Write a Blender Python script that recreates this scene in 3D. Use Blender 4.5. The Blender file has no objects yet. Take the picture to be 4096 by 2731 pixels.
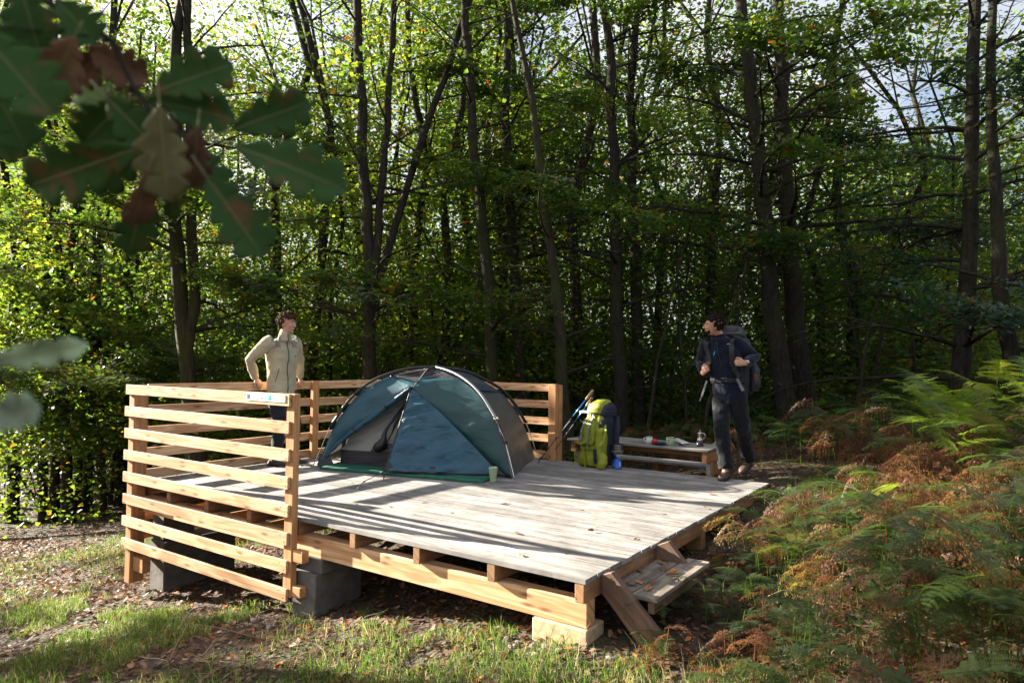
import bpy, bmesh, math, random
import numpy as np
from mathutils import Vector, Matrix, Quaternion
from math import sin, cos, pi, radians, atan2, sqrt, exp

# ------------------------------------------------------------------ camera
scene = bpy.context.scene
COL = scene.collection
CAM = Vector((1.8999, -3.5092, 1.2460))
cam_d = bpy.data.cameras.new('camera'); cam = bpy.data.objects.new('camera', cam_d); COL.objects.link(cam)
_F = Vector((-0.57042, 0.82077, 0.03083)).normalized(); _R = Vector((0.82116, 0.57069, 0)).normalized(); _U = _R.cross(_F)
ROLL = 0.0131
_R2 = _R * cos(ROLL) + _U * sin(ROLL); _U2 = _U * cos(ROLL) - _R * sin(ROLL)
m = Matrix((_R2, _U2, -_F)).transposed().to_4x4(); m.translation = CAM
cam.matrix_world = m
cam_d.sensor_width = 36; cam_d.lens = 2723.35 / 4096 * 36
cam_d.clip_start = 0.05; cam_d.clip_end = 800
cam_d.dof.use_dof = True; cam_d.dof.focus_distance = 7.0; cam_d.dof.aperture_fstop = 4.6
scene.camera = cam

# ------------------------------------------------------------------ light
SUN = Vector((2.85, 0.60, -1.0)).normalized()          # direction the light travels
world = bpy.data.worlds.new('World'); scene.world = world; world.use_nodes = True
nt = world.node_tree; bg = nt.nodes['Background']
sky = nt.nodes.new('ShaderNodeTexSky'); sky.sky_type = 'NISHITA'; sky.sun_disc = False
sky.sun_elevation = radians(18.9); sky.sun_rotation = radians(258.1)
sky.air_density = 0.8; sky.dust_density = 5.0; sky.ozone_density = 0.6
tcw = nt.nodes.new('ShaderNodeTexCoord'); cn = nt.nodes.new('ShaderNodeTexNoise'); cn.inputs['Scale'].default_value = 2.6; cn.inputs['Detail'].default_value = 5.0
nt.links.new(tcw.outputs['Generated'], cn.inputs['Vector'])
crw = nt.nodes.new('ShaderNodeValToRGB'); crw.color_ramp.elements[0].position = .40; crw.color_ramp.elements[0].color = (.15, .15, .15, 1); crw.color_ramp.elements[1].position = .56
nt.links.new(cn.outputs[0], crw.inputs[0])
mxw = nt.nodes.new('ShaderNodeMix'); mxw.data_type = 'RGBA'; nt.links.new(crw.outputs[0], mxw.inputs[0]); nt.links.new(sky.outputs[0], mxw.inputs[6]); mxw.inputs[7].default_value = (2.9, 2.95, 3.1, 1)   # broken white cloud
nt.links.new(mxw.outputs[2], bg.inputs[0]); bg.inputs[1].default_value = 0.06
sun_d = bpy.data.lights.new('sun', 'SUN'); sun_d.energy = 5.0; sun_d.angle = radians(0.5); sun_d.color = (1.0, 0.92, 0.78)
sun = bpy.data.objects.new('sun', sun_d); COL.objects.link(sun)
sun.rotation_mode = 'QUATERNION'; sun.rotation_quaternion = SUN.to_track_quat('-Z', 'Y')
scene.view_settings.view_transform = 'Standard'; scene.view_settings.look = 'None'
scene.view_settings.exposure = 2.6; scene.view_settings.gamma = 1.0
cy = scene.cycles
cy.max_bounces = 6; cy.diffuse_bounces = 3; cy.glossy_bounces = 3; cy.transmission_bounces = 4; cy.transparent_max_bounces = 6
cy.use_denoising = True; cy.denoising_prefilter = 'ACCURATE'
cy.sample_clamp_indirect = 4.0
cy.caustics_reflective = False; cy.caustics_refractive = False
random.seed(4); rng = np.random.default_rng(4)

# ------------------------------------------------------------------ helpers
def tag(o, label=None, cat=None, group=None, kind=None):
    if label: o['label'] = label
    if cat: o['category'] = cat
    if group: o['group'] = group
    if kind: o['kind'] = kind
    return o
def empty(name, loc=(0, 0, 0), rz=0.0):
    o = bpy.data.objects.new(name, None); o.empty_display_size = 0.1
    o.location = loc; o.rotation_euler = (0, 0, rz); COL.objects.link(o); return o
def copy_tree(o, parent=None):
    c = o.copy(); COL.objects.link(c); c.parent = parent
    for ch in o.children: copy_tree(ch, c)
    return c

class MB:
    """collects shapes, then links them as one mesh object"""
    def __init__(s): s.v = []; s.f = []; s.uv = []; s.mi = []; s.M = None; s.m = 0
    def add(s, vs, fs, uvs=None, m=None):
        b = len(s.v)
        for p in vs:
            p = Vector(p); s.v.append(tuple(s.M @ p) if s.M else tuple(p))
        for i, f in enumerate(fs):
            s.f.append([b + k for k in f]); s.mi.append(s.m if m is None else m)
            s.uv.append(uvs[i] if uvs else [(0, 0)] * len(f))
    def box(s, x0, x1, y0, y1, z0, z1, m=None):
        lo = (min(x0, x1), min(y0, y1), min(z0, z1)); hi = (max(x0, x1), max(y0, y1), max(z0, z1))
        P = [(lo[0] if not i & 1 else hi[0], lo[1] if not i & 2 else hi[1], lo[2] if not i & 4 else hi[2]) for i in range(8)]
        F = [(0, 4, 6, 2), (1, 3, 7, 5), (0, 1, 5, 4), (2, 6, 7, 3), (0, 2, 3, 1), (4, 5, 7, 6)]
        sz = [hi[i] - lo[i] for i in range(3)]; L = sz.index(max(sz)); o = [i for i in range(3) if i != L]
        ou, ov = random.uniform(0, 40), random.uniform(0, 40)
        U = []
        for f in F:
            U.append([(P[k][L] + ou, P[k][o[0]] + P[k][o[1]] * 1.0 + ov) for k in f])
        s.add(P, F, U, m)
    def beam(s, p0, p1, w, t, up=(0, 0, 1), m=None, w2=None):
        """bar from p0 to p1, w wide along 'up', t thick across"""
        p0 = Vector(p0); p1 = Vector(p1); d = p1 - p0; L = d.length; d.normalize()
        side = d.cross(Vector(up)).normalized(); u = side.cross(d).normalized()
        ou, ov = random.uniform(0, 40), random.uniform(0, 40)
        P = []
        for (q, ww) in ((p0, w), (p1, w2 or w)):
            for a, b in ((-1, -1), (1, -1), (1, 1), (-1, 1)):
                P.append(q + side * (a * t / 2) + u * (b * ww / 2))
        F = [(3, 2, 1, 0), (4, 5, 6, 7), (0, 1, 5, 4), (1, 2, 6, 5), (2, 3, 7, 6), (3, 0, 4, 7)]
        c = [(0, 0), (t, 0), (t, w), (0, w)]
        U = []
        for f in F:
            U.append([((L if k > 3 else 0) + ou, c[k % 4][0] + c[k % 4][1] + ov) for k in f])
        s.add(P, F, U, m)
    def tube(s, pts, r, n=8, cap=True, m=None, ell=None, up=(0, 0, 1)):
        pts = [Vector(p) for p in pts]; k = len(pts)
        rs = r if hasattr(r, '__len__') else [r] * k
        V = []; prev = None
        for i in range(k):
            d = (pts[min(i + 1, k - 1)] - pts[max(i - 1, 0)]).normalized()
            if prev is None:
                a = d.cross(Vector(up))
                if a.length < 1e-3: a = d.cross(Vector((1, 0, 0)))
                a.normalize()
            else:
                a = (prev - d * prev.dot(d)).normalized()
            prev = a; b = d.cross(a)
            e = ell[i] if ell else 1.0
            for j in range(n):
                t = 2 * pi * j / n
                V.append(pts[i] + a * (cos(t) * rs[i]) + b * (sin(t) * rs[i] * e))
        F = []; U = []; L = 0
        for i in range(k - 1):
            L2 = L + (pts[i + 1] - pts[i]).length
            for j in range(n):
                j2 = (j + 1) % n
                F.append((i * n + j, i * n + j2, (i + 1) * n + j2, (i + 1) * n + j))
                U.append([(L, j / n), (L, (j + 1) / n), (L2, (j + 1) / n), (L2, j / n)])
            L = L2
        if cap:
            F.append(tuple(range(n - 1, -1, -1))); F.append(tuple((k - 1) * n + j for j in range(n)))
            U += [[(0, 0)] * n] * 2
        s.add(V, F, U, m)
    def lathe(s, prof, n=24, c=(0, 0, 0), axis=None, m=None, close=True):
        V = []; F = []; c = Vector(c)
        Q = Vector((0, 0, 1)).rotation_difference(Vector(axis)) if axis else None
        for (r, z) in prof:
            for j in range(n):
                t = 2 * pi * j / n; p = Vector((r * cos(t), r * sin(t), z))
                V.append(c + (Q @ p if Q else p))
        for i in range(len(prof) - 1):
            for j in range(n):
                j2 = (j + 1) % n
                F.append((i * n + j, i * n + j2, (i + 1) * n + j2, (i + 1) * n + j))
        if close:
            if prof[0][0] > 1e-5: F.append(tuple(range(n - 1, -1, -1)))
            if prof[-1][0] > 1e-5: F.append(tuple((len(prof) - 1) * n + j for j in range(n)))
        s.add(V, F, None, m)
    def ball(s, c, r, n=12, k=8, m=None):
        r = r if hasattr(r, '__len__') else (r, r, r); V = []; F = []
        for i in range(k + 1):
            a = pi * i / k
            for j in range(n):
                t = 2 * pi * j / n
                V.append((c[0] + r[0] * sin(a) * cos(t), c[1] + r[1] * sin(a) * sin(t), c[2] - r[2] * cos(a)))
        for i in range(k):
            for j in range(n):
                j2 = (j + 1) % n
                F.append((i * n + j, i * n + j2, (i + 1) * n + j2, (i + 1) * n + j))
        s.add(V, F, None, m)
    def grid(s, rows, m=None, closed=False):
        nr = len(rows); nc = len(rows[0]); V = [p for r_ in rows for p in r_]; F = []; U = []
        for i in range(nr - 1):
            for j in range(nc - (0 if closed else 1)):
                j2 = (j + 1) % nc
                F.append((i * nc + j, i * nc + j2, (i + 1) * nc + j2, (i + 1) * nc + j))
                U.append([(i / nr, j / nc), (i / nr, (j + 1) / nc), ((i + 1) / nr, (j + 1) / nc), ((i + 1) / nr, j / nc)])
        s.add(V, F, U, m)
    def build(s, name, mats, parent=None, smooth=False, bevel=0.0, solid=0.0, sub=0, loc=None):
        me = bpy.data.meshes.new(name); me.from_pydata(s.v, [], s.f)
        uvl = me.uv_layers.new(name='UVMap'); flat = [c for f in s.uv for uv in f for c in uv]
        uvl.data.foreach_set('uv', flat)
        mats = mats if isinstance(mats, (list, tuple)) else [mats]
        for mt in mats: me.materials.append(mt)
        if len(mats) > 1: me.polygons.foreach_set('material_index', s.mi)
        if smooth: me.polygons.foreach_set('use_smooth', [True] * len(s.f))
        me.update(); me.validate()
        o = bpy.data.objects.new(name, me); COL.objects.link(o)
        if parent: o.parent = parent
        if loc: o.location = loc
        if solid:
            md = o.modifiers.new('s', 'SOLIDIFY'); md.thickness = solid; md.offset = 0
        if bevel:
            md = o.modifiers.new('b', 'BEVEL'); md.width = bevel; md.segments = 1; md.limit_method = 'ANGLE'
        if sub:
            md = o.modifiers.new('u', 'SUBSURF'); md.levels = sub; md.render_levels = sub
        return o

def np_mesh(name, V, nface, mats, parent=None, var=None, smooth=False, idx=None, attr_domain='POINT'):
    """V (n,3) array; faces of nface corners each, consecutive unless idx given"""
    me = bpy.data.meshes.new(name); V = np.ascontiguousarray(V, dtype=np.float32)
    me.vertices.add(len(V)); me.vertices.foreach_set('co', V.ravel())
    if idx is None: idx = np.arange(len(V), dtype=np.int32).reshape(-1, nface)
    idx = np.ascontiguousarray(idx, dtype=np.int32); nf = len(idx)
    me.loops.add(nf * nface); me.loops.foreach_set('vertex_index', idx.ravel())
    me.polygons.add(nf)
    me.polygons.foreach_set('loop_start', np.arange(nf, dtype=np.int32) * nface)
    me.polygons.foreach_set('loop_total', np.full(nf, nface, dtype=np.int32))
    if smooth: me.polygons.foreach_set('use_smooth', np.ones(nf, dtype=bool))
    if var is not None:
        a = me.attributes.new('var', 'FLOAT', 'POINT'); a.data.foreach_set('value', np.ascontiguousarray(var, dtype=np.float32))
    for mt in (mats if isinstance(mats, (list, tuple)) else [mats]): me.materials.append(mt)
    me.update(calc_edges=True)
    o = bpy.data.objects.new(name, me); COL.objects.link(o)
    if parent: o.parent = parent
    return o

# value noise on numpy arrays (smooth, repeatable)
_perm = np.random.default_rng(11).random((256, 256))
def vnoise(x, y, s=1.0, o=0):
    x = np.asarray(x, float) / s + o * 17.3 + 500; y = np.asarray(y, float) / s + o * 31.7 + 500
    xi = np.floor(x).astype(int); yi = np.floor(y).astype(int); fx = x - xi; fy = y - yi
    fx = fx * fx * (3 - 2 * fx); fy = fy * fy * (3 - 2 * fy)
    g_ = lambda a, b: _perm[a % 256, b % 256]
    return (g_(xi, yi) * (1 - fx) + g_(xi + 1, yi) * fx) * (1 - fy) + (g_(xi, yi + 1) * (1 - fx) + g_(xi + 1, yi + 1) * fx) * fy
def ground_z(x, y):
    x = np.asarray(x, float); y = np.asarray(y, float)
    xs = np.maximum(x, -17.0)
    z = -0.38 + 0.155 * np.minimum(xs, 0) + 0.05 * np.clip(x, 0, 6) + 0.055 * np.clip(y, 0, 9) + 0.02 * np.clip(y, -4, 0)
    z = z + .14 * np.exp(-((x + .35) ** 2 + (y - 4.9) ** 2) / 1.3)
    n = (vnoise(x, y, 1.7, 1) - .5) * .10 + (vnoise(x, y, 0.55, 2) - .5) * .045 + (vnoise(x, y, 6, 3) - .5) * .3 * np.clip(np.hypot(x + 2, y - 2) / 8 - .5, 0, 1)
    return z + n
# ------------------------------------------------------------------ materials
def new_mat(name):
    mt = bpy.data.materials.new(name); mt.use_nodes = True; return mt, mt.node_tree, mt.node_tree.nodes['Principled BSDF']
def nd(nt, t, **k):
    n = nt.nodes.new(t)
    for a, b in k.items():
        if a.startswith('i_'):
            key = a[2:]; key = int(key) if key.isdigit() else key.replace('_', ' ')
            n.inputs[key].default_value = b
        else: setattr(n, a, b)
    return n
def ramp(nt, stops, fac=None, interp='LINEAR'):
    r_ = nt.nodes.new('ShaderNodeValToRGB'); cr = r_.color_ramp; cr.interpolation = interp
    while len(cr.elements) < len(stops): cr.elements.new(0.5)
    for e, (p, c) in zip(cr.elements, stops):
        e.position = p; e.color = (c[0], c[1], c[2], 1) if hasattr(c, '__len__') else (c, c, c, 1)
    if fac is not None: nt.links.new(fac, r_.inputs[0])
    return r_
def mix(nt, a, b, fac, mode='MIX'):
    n = nt.nodes.new('ShaderNodeMix'); n.data_type = 'RGBA'; n.blend_type = mode
    for s_, i in ((fac, 0), (a, 6), (b, 7)):
        if hasattr(s_, 'is_linked') or hasattr(s_, 'links'): nt.links.new(s_, n.inputs[i])
        else: n.inputs[i].default_value = s_ if i == 0 else (s_[0], s_[1], s_[2], 1)
    return n.outputs[2]
def bump(nt, bsdf, h, strength=.3, dist=.01):
    b = nd(nt, 'ShaderNodeBump'); b.inputs['Strength'].default_value = strength; b.inputs['Distance'].default_value = dist
    nt.links.new(h, b.inputs['Height']); nt.links.new(b.outputs[0], bsdf.inputs['Normal']); return b

def plain(name, col, rough=.6, metal=0.0, noise=0.15, scale=25, spec=.5, bmp=.0, trans=0.0, coat=0.0):
    mt, nt, b = new_mat(name)
    tc = nd(nt, 'ShaderNodeTexCoord'); n = nd(nt, 'ShaderNodeTexNoise', i_Scale=scale, i_Detail=4.0)
    nt.links.new(tc.outputs['Object'], n.inputs['Vector'])
    lo = tuple(c * (1 - noise) for c in col); hi = tuple(min(1, c * (1 + noise)) for c in col)
    r_ = ramp(nt, [(.3, lo), (.7, hi)], n.outputs[0]); nt.links.new(r_.outputs[0], b.inputs['Base Color'])
    b.inputs['Roughness'].default_value = rough; b.inputs['Metallic'].default_value = metal
    b.inputs['Specular IOR Level'].default_value = spec
    if coat: b.inputs['Coat Weight'].default_value = coat
    if bmp: bump(nt, b, n.outputs[0], bmp, .01)
    if trans:
        out = nt.nodes['Material Output']; t = nd(nt, 'ShaderNodeBsdfTranslucent'); nt.links.new(r_.outputs[0], t.inputs[0])
        mx = nd(nt, 'ShaderNodeMixShader'); mx.inputs[0].default_value = trans
        nt.links.new(b.outputs[0], mx.inputs[1]); nt.links.new(t.outputs[0], mx.inputs[2]); nt.links.new(mx.outputs[0], out.inputs[0])
    return mt

def wood(name, dark, light, knot=(.16, .07, .035), stain=0.0, rough=.62, grain=60.0, knots=.5):
    mt, nt, b = new_mat(name)
    uv = nd(nt, 'ShaderNodeUVMap'); mp = nd(nt, 'ShaderNodeMapping'); mp.inputs['Scale'].default_value = (1.6, grain, 1)
    nt.links.new(uv.outputs[0], mp.inputs[0])
    n0 = nd(nt, 'ShaderNodeTexNoise', i_Scale=1.0, i_Detail=5.0, i_Roughness=.6); nt.links.new(mp.outputs[0], n0.inputs['Vector'])
    mp2 = nd(nt, 'ShaderNodeMapping'); mp2.inputs['Scale'].default_value = (.9, 9, 1); nt.links.new(uv.outputs[0], mp2.inputs[0])
    n1 = nd(nt, 'ShaderNodeTexNoise', i_Scale=1.0, i_Detail=3.0, i_Distortion=.8); nt.links.new(mp2.outputs[0], n1.inputs['Vector'])
    wv = nd(nt, 'ShaderNodeMath', operation='MULTIPLY', i_1=26.0); nt.links.new(n1.outputs[0], wv.inputs[0])
    sn = nd(nt, 'ShaderNodeMath', operation='SINE'); nt.links.new(wv.outputs[0], sn.inputs[0])
    ad = nd(nt, 'ShaderNodeMath', operation='MULTIPLY_ADD', i_1=.17, i_2=.5); nt.links.new(sn.outputs[0], ad.inputs[0])
    md = nd(nt, 'ShaderNodeMath', operation='MULTIPLY_ADD', i_1=.6); nt.links.new(n0.outputs[0], md.inputs[0])
    sb = nd(nt, 'ShaderNodeMath', operation='SUBTRACT', i_1=.3); nt.links.new(ad.outputs[0], sb.inputs[0]); nt.links.new(sb.outputs[0], md.inputs[2])
    base = ramp(nt, [(.25, dark), (.75, light)], md.outputs[0])
    # knots
    mk = nd(nt, 'ShaderNodeMapping'); mk.inputs['Scale'].default_value = (2.3, 8.5, 1); nt.links.new(uv.outputs[0], mk.inputs[0])
    vo = nd(nt, 'ShaderNodeTexVoronoi', i_Scale=1.0); vo.voronoi_dimensions = '2D'; nt.links.new(mk.outputs[0], vo.inputs['Vector'])
    kr = ramp(nt, [(0.03, knots), (.10, knots * .5), (.15, 0)], vo.outputs['Distance'])
    c = mix(nt, base.outputs[0], knot, kr.outputs[0])
    if stain:
        tc = nd(nt, 'ShaderNodeTexCoord'); ns = nd(nt, 'ShaderNodeTexNoise', i_Scale=2.3, i_Detail=6.0, i_Roughness=.65)
        nt.links.new(tc.outputs['Object'], ns.inputs['Vector'])
        sr = ramp(nt, [(.42, stain), (.62, 0)], ns.outputs[0]); c = mix(nt, c, tuple(x * .45 for x in dark), sr.outputs[0])
    mpv = nd(nt, 'ShaderNodeMapping'); mpv.inputs['Scale'].default_value = (.01, .7, 1); nt.links.new(uv.outputs[0], mpv.inputs[0])
    nv_ = nd(nt, 'ShaderNodeTexNoise', i_Scale=3.0, i_Detail=0.0); nt.links.new(mpv.outputs[0], nv_.inputs['Vector'])
    rv = ramp(nt, [(.3, .72), (.7, 1.12)], nv_.outputs[0]); c = mix(nt, c, rv.outputs[0], 1.0, 'MULTIPLY')
    if stain:
        sp_ = nd(nt, 'ShaderNodeTexNoise', i_Scale=38.0, i_Detail=2.0); nt.links.new(tc.outputs['Object'], sp_.inputs['Vector'])
        rs_ = ramp(nt, [(.27, .45), (.36, 1)], sp_.outputs[0]); c = mix(nt, c, rs_.outputs[0], 1.0, 'MULTIPLY')
    nt.links.new(c, b.inputs['Base Color']); b.inputs['Roughness'].default_value = rough
    b.inputs['Specular IOR Level'].default_value = .3
    bump(nt, b, md.outputs[0], .35, .004)
    return mt

def leafmat(name, stops, tstops, gloss=.45, rough=.38, fac=.5, attr='var'):
    """leaf: colour by the per-leaf value, light through the blade"""
    mt, nt, b = new_mat(name); out = nt.nodes['Material Output']
    at = nd(nt, 'ShaderNodeAttribute', attribute_name=attr)
    r1 = ramp(nt, stops, at.outputs['Fac']); r2 = ramp(nt, tstops, at.outputs['Fac'])
    nt.links.new(r1.outputs[0], b.inputs['Base Color']); b.inputs['Roughness'].default_value = rough
    b.inputs['Specular IOR Level'].default_value = gloss
    t = nd(nt, 'ShaderNodeBsdfTranslucent'); nt.links.new(r2.outputs[0], t.inputs[0])
    mx = nd(nt, 'ShaderNodeMixShader'); mx.inputs[0].default_value = fac
    nt.links.new(b.outputs[0], mx.inputs[1]); nt.links.new(t.outputs[0], mx.inputs[2]); nt.links.new(mx.outputs[0], out.inputs[0])
    return mt

M = {}
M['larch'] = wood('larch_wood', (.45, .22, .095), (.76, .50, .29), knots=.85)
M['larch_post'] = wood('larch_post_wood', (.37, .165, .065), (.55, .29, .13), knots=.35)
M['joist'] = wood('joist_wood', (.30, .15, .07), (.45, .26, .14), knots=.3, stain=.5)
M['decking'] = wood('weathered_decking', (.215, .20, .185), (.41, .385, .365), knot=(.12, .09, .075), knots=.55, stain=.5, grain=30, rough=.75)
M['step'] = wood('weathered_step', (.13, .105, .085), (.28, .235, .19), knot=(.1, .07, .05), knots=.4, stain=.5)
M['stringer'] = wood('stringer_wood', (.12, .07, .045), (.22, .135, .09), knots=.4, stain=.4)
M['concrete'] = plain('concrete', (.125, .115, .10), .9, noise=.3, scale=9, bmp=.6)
M['block'] = plain('sand_block', (.50, .37, .22), .95, noise=.25, scale=25, bmp=.35)
M['galv'] = plain('galvanised_steel', (.45, .46, .47), .45, .8, .25, 40)
M['dark'] = plain('near_black', (.02, .02, .02), .8)  # near-black for nail heads and the discs drawn as screw holes

leaf_green = [(0, (.022, .044, .018)), (.45, (.045, .075, .016)), (.8, (.10, .12, .018)), (.93, (.16, .12, .02)), (.97, (.28, .09, .015)), (1, (.30, .06, .012))]
leaf_thru = [(0, (.07, .16, .02)), (.45, (.22, .36, .03)), (.8, (.48, .55, .04)), (.93, (.55, .36, .03)), (.97, (.6, .2, .02)), (1, (.55, .1, .01))]
M['leaf'] = leafmat('beech_leaf', leaf_green, leaf_thru, gloss=.7, rough=.33, fac=.42)
M['leaf_far'] = leafmat('far_leaf', [(p, tuple(x * .95 for x in c)) for p, c in leaf_green], [(p, tuple(min(.85, x * .95) for x in c)) for p, c in leaf_thru], gloss=.4, rough=.45, fac=.5)
M['oakleaf'] = leafmat('oak_leaf_dark', [(0, (.02, .05, .035)), (.6, (.035, .075, .045)), (.9, (.08, .10, .03)), (1, (.2, .1, .03))],
                       [(0, (.04, .12, .04)), (.7, (.12, .22, .04)), (1, (.4, .2, .03))], gloss=.5, rough=.45, fac=.35)
fern_g = [(0, (.026, .040, .018)), (.35, (.045, .07, .018)), (.6, (.11, .17, .02)), (.75, (.15, .115, .03)), (.9, (.17, .075, .035)), (1, (.10, .048, .028))]
fern_t = [(0, (.05, .10, .025)), (.35, (.12, .22, .025)), (.6, (.35, .5, .03)), (.75, (.30, .20, .04)), (.9, (.30, .12, .045)), (1, (.16, .07, .03))]
M['fern'] = leafmat('bracken', fern_g, fern_t, gloss=.35, rough=.5, fac=.45)
M['grass'] = leafmat('grass_blade', [(0, (.03, .055, .012)), (.5, (.055, .10, .02)), (.8, (.14, .15, .05)), (1, (.36, .29, .17))],
                     [(0, (.08, .18, .02)), (.5, (.16, .30, .03)), (.75, (.45, .4, .14)), (1, (.5, .4, .2))], gloss=.3, rough=.5, fac=.45)
M['litter'] = leafmat('fallen_leaf', [(0, (.045, .024, .014)), (.4, (.10, .05, .027)), (.7, (.20, .105, .055)), (.9, (.34, .22, .13)), (1, (.55, .16, .03))],
                      [(0, (.1, .04, .02)), (.7, (.35, .15, .06)), (1, (.6, .2, .03))], gloss=.3, rough=.6, fac=.2)

def bark(name, a, b_, moss=.5):
    mt, nt, b = new_mat(name)
    tc = nd(nt, 'ShaderNodeTexCoord'); mp = nd(nt, 'ShaderNodeMapping'); mp.inputs['Scale'].default_value = (9, 9, 2.2)
    nt.links.new(tc.outputs['Object'], mp.inputs[0])
    n = nd(nt, 'ShaderNodeTexNoise', i_Scale=2.2, i_Detail=8.0, i_Roughness=.7); nt.links.new(mp.outputs[0], n.inputs['Vector'])
    r_ = ramp(nt, [(.35, a), (.65, b_)], n.outputs[0])
    n2 = nd(nt, 'ShaderNodeTexNoise', i_Scale=1.1, i_Detail=5.0); nt.links.new(tc.outputs['Object'], n2.inputs['Vector'])
    r2 = ramp(nt, [(.48, 0), (.62, moss)], n2.outputs[0])
    c = mix(nt, r_.outputs[0], (.035, .042, .010), r2.outputs[0]); nt.links.new(c, b.inputs['Base Color'])
    b.inputs['Roughness'].default_value = .9; b.inputs['Specular IOR Level'].default_value = .2
    bump(nt, b, n.outputs[0], .8, .03); return mt
M['bark'] = bark('oak_bark', (.011, .010, .008), (.045, .038, .030))
M['bark2'] = bark('mossy_bark', (.014, .012, .008), (.045, .042, .026), .8)

def groundmat():
    mt, nt, b = new_mat('forest_floor')
    tc = nd(nt, 'ShaderNodeTexCoord')
    n = nd(nt, 'ShaderNodeTexNoise', i_Scale=1.1, i_Detail=6.0, i_Roughness=.6); nt.links.new(tc.outputs['Object'], n.inputs['Vector'])
    v = nd(nt, 'ShaderNodeTexVoronoi', i_Scale=26.0); nt.links.new(tc.outputs['Object'], v.inputs['Vector'])
    soil = ramp(nt, [(0, (.018, .012, .008)), (.45, (.06, .036, .022)), (.8, (.12, .072, .042)), (1, (.20, .125, .075))], v.outputs['Color'])
    n3 = nd(nt, 'ShaderNodeTexNoise', i_Scale=60.0, i_Detail=4.0); nt.links.new(tc.outputs['Object'], n3.inputs['Vector'])
    r3 = ramp(nt, [(.35, .3), (.7, 1.0)], n3.outputs[0])
    c = mix(nt, soil.outputs[0], r3.outputs[0], 1.0, 'MULTIPLY')
    gr = ramp(nt, [(.48, 0), (.6, .45)], n.outputs[0])
    c = mix(nt, c, (.06, .075, .022), gr.outputs[0]); nt.links.new(c, b.inputs['Base Color'])
    b.inputs['Roughness'].default_value = .95
    bump(nt, b, v.outputs['Distance'], .7, .03); return mt
M['ground'] = groundmat()
# ------------------------------------------------------------------ ground
def axis(a, b, fine_a, fine_b, fs, cs):
    out = []; x = a
    while x < b:
        out.append(x); d = 0 if fine_a <= x <= fine_b else min(abs(x - fine_a), abs(x - fine_b))
        x += fs + (cs - fs) * min(1, d / 20)
    out.append(b); return np.array(out)
gx = axis(-140, 90, -9, 4, .12, 4.0); gy = axis(-30, 150, -3.2, 9, .12, 4.0)
GX, GY = np.meshgrid(gx, gy); GZ = ground_z(GX, GY)
V = np.stack([GX.ravel(), GY.ravel(), GZ.ravel()], 1); w_ = len(gx); h_ = len(gy)
ii = (np.arange(h_ - 1)[:, None] * w_ + np.arange(w_ - 1)[None, :]).ravel()
idx = np.stack([ii, ii + 1, ii + w_ + 1, ii + w_], 1)
g = np_mesh('ground', V, 4, M['ground'], idx=idx, smooth=True); tag(g, kind='structure')
def gz(x, y): return float(ground_z(x, y))

# ------------------------------------------------------------------ platform
S = 0.217
deck = empty('wooden_platform'); tag(deck, 'large raised wooden camping platform of grey grooved boards the tent stands on', 'platform')
mb = MB(); prof = []
ng = 11; bw = .1485
for k in range(26):
    y0 = k * .1565; x0 = -5.2 + random.uniform(-.006, .006) * 0; x1 = random.uniform(-.003, .003)
    zt = 0.0 + random.uniform(-.0012, .0012)
    P = [(y0, zt - .028)]
    gp = bw / ng
    for i in range(ng):
        P += [(y0 + i * gp + .002, zt), (y0 + i * gp + gp * .62, zt), (y0 + i * gp + gp * .72, zt - .0028), (y0 + i * gp + gp * .95, zt - .0028)]
    P += [(y0 + bw, zt - .002), (y0 + bw, zt - .028)]
    n = len(P); ou = random.uniform(0, 50); ov = random.uniform(0, 50)
    jx = random.choice([None, -2.58, -1.93, -3.2])
    spans = [(x0, x1)] if jx is None else [(x0, jx - .002), (jx + .002, x1)]
    for (a, b_) in spans:
        ou = random.uniform(0, 50)
        Vv = [(a, p[0], p[1]) for p in P] + [(b_, p[0], p[1]) for p in P]
        F = [(i, (i + 1) % n, n + (i + 1) % n, n + i) for i in range(n)] + [tuple(range(n - 1, -1, -1)), tuple(range(n, 2 * n))]
        U = [[(a + ou, P[i][0] + ov), (a + ou, P[(i + 1) % n][0] + ov), (b_ + ou, P[(i + 1) % n][0] + ov), (b_ + ou, P[i][0] + ov)] for i in range(n)]
        U += [[(ou + P[i][0], ov) for i in range(n - 1, -1, -1)], [(ou + P[i][0], ov) for i in range(n)]]
        mb.add(Vv, F, U)
mb.build('decking', M['decking'], deck)
for k in range(9):
    x1 = -.012 - .6385 * k
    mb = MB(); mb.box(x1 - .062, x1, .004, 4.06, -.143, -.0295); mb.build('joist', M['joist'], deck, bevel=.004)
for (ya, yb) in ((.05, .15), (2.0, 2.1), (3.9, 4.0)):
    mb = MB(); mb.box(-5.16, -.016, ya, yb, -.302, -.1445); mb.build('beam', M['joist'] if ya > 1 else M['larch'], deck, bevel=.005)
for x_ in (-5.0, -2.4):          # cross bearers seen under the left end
    mb = MB(); mb.box(x_ - .05, x_ + .05, .16, 1.99, -.29, -.15); mb.build('bearer', M['joist'], deck, bevel=.004)

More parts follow.
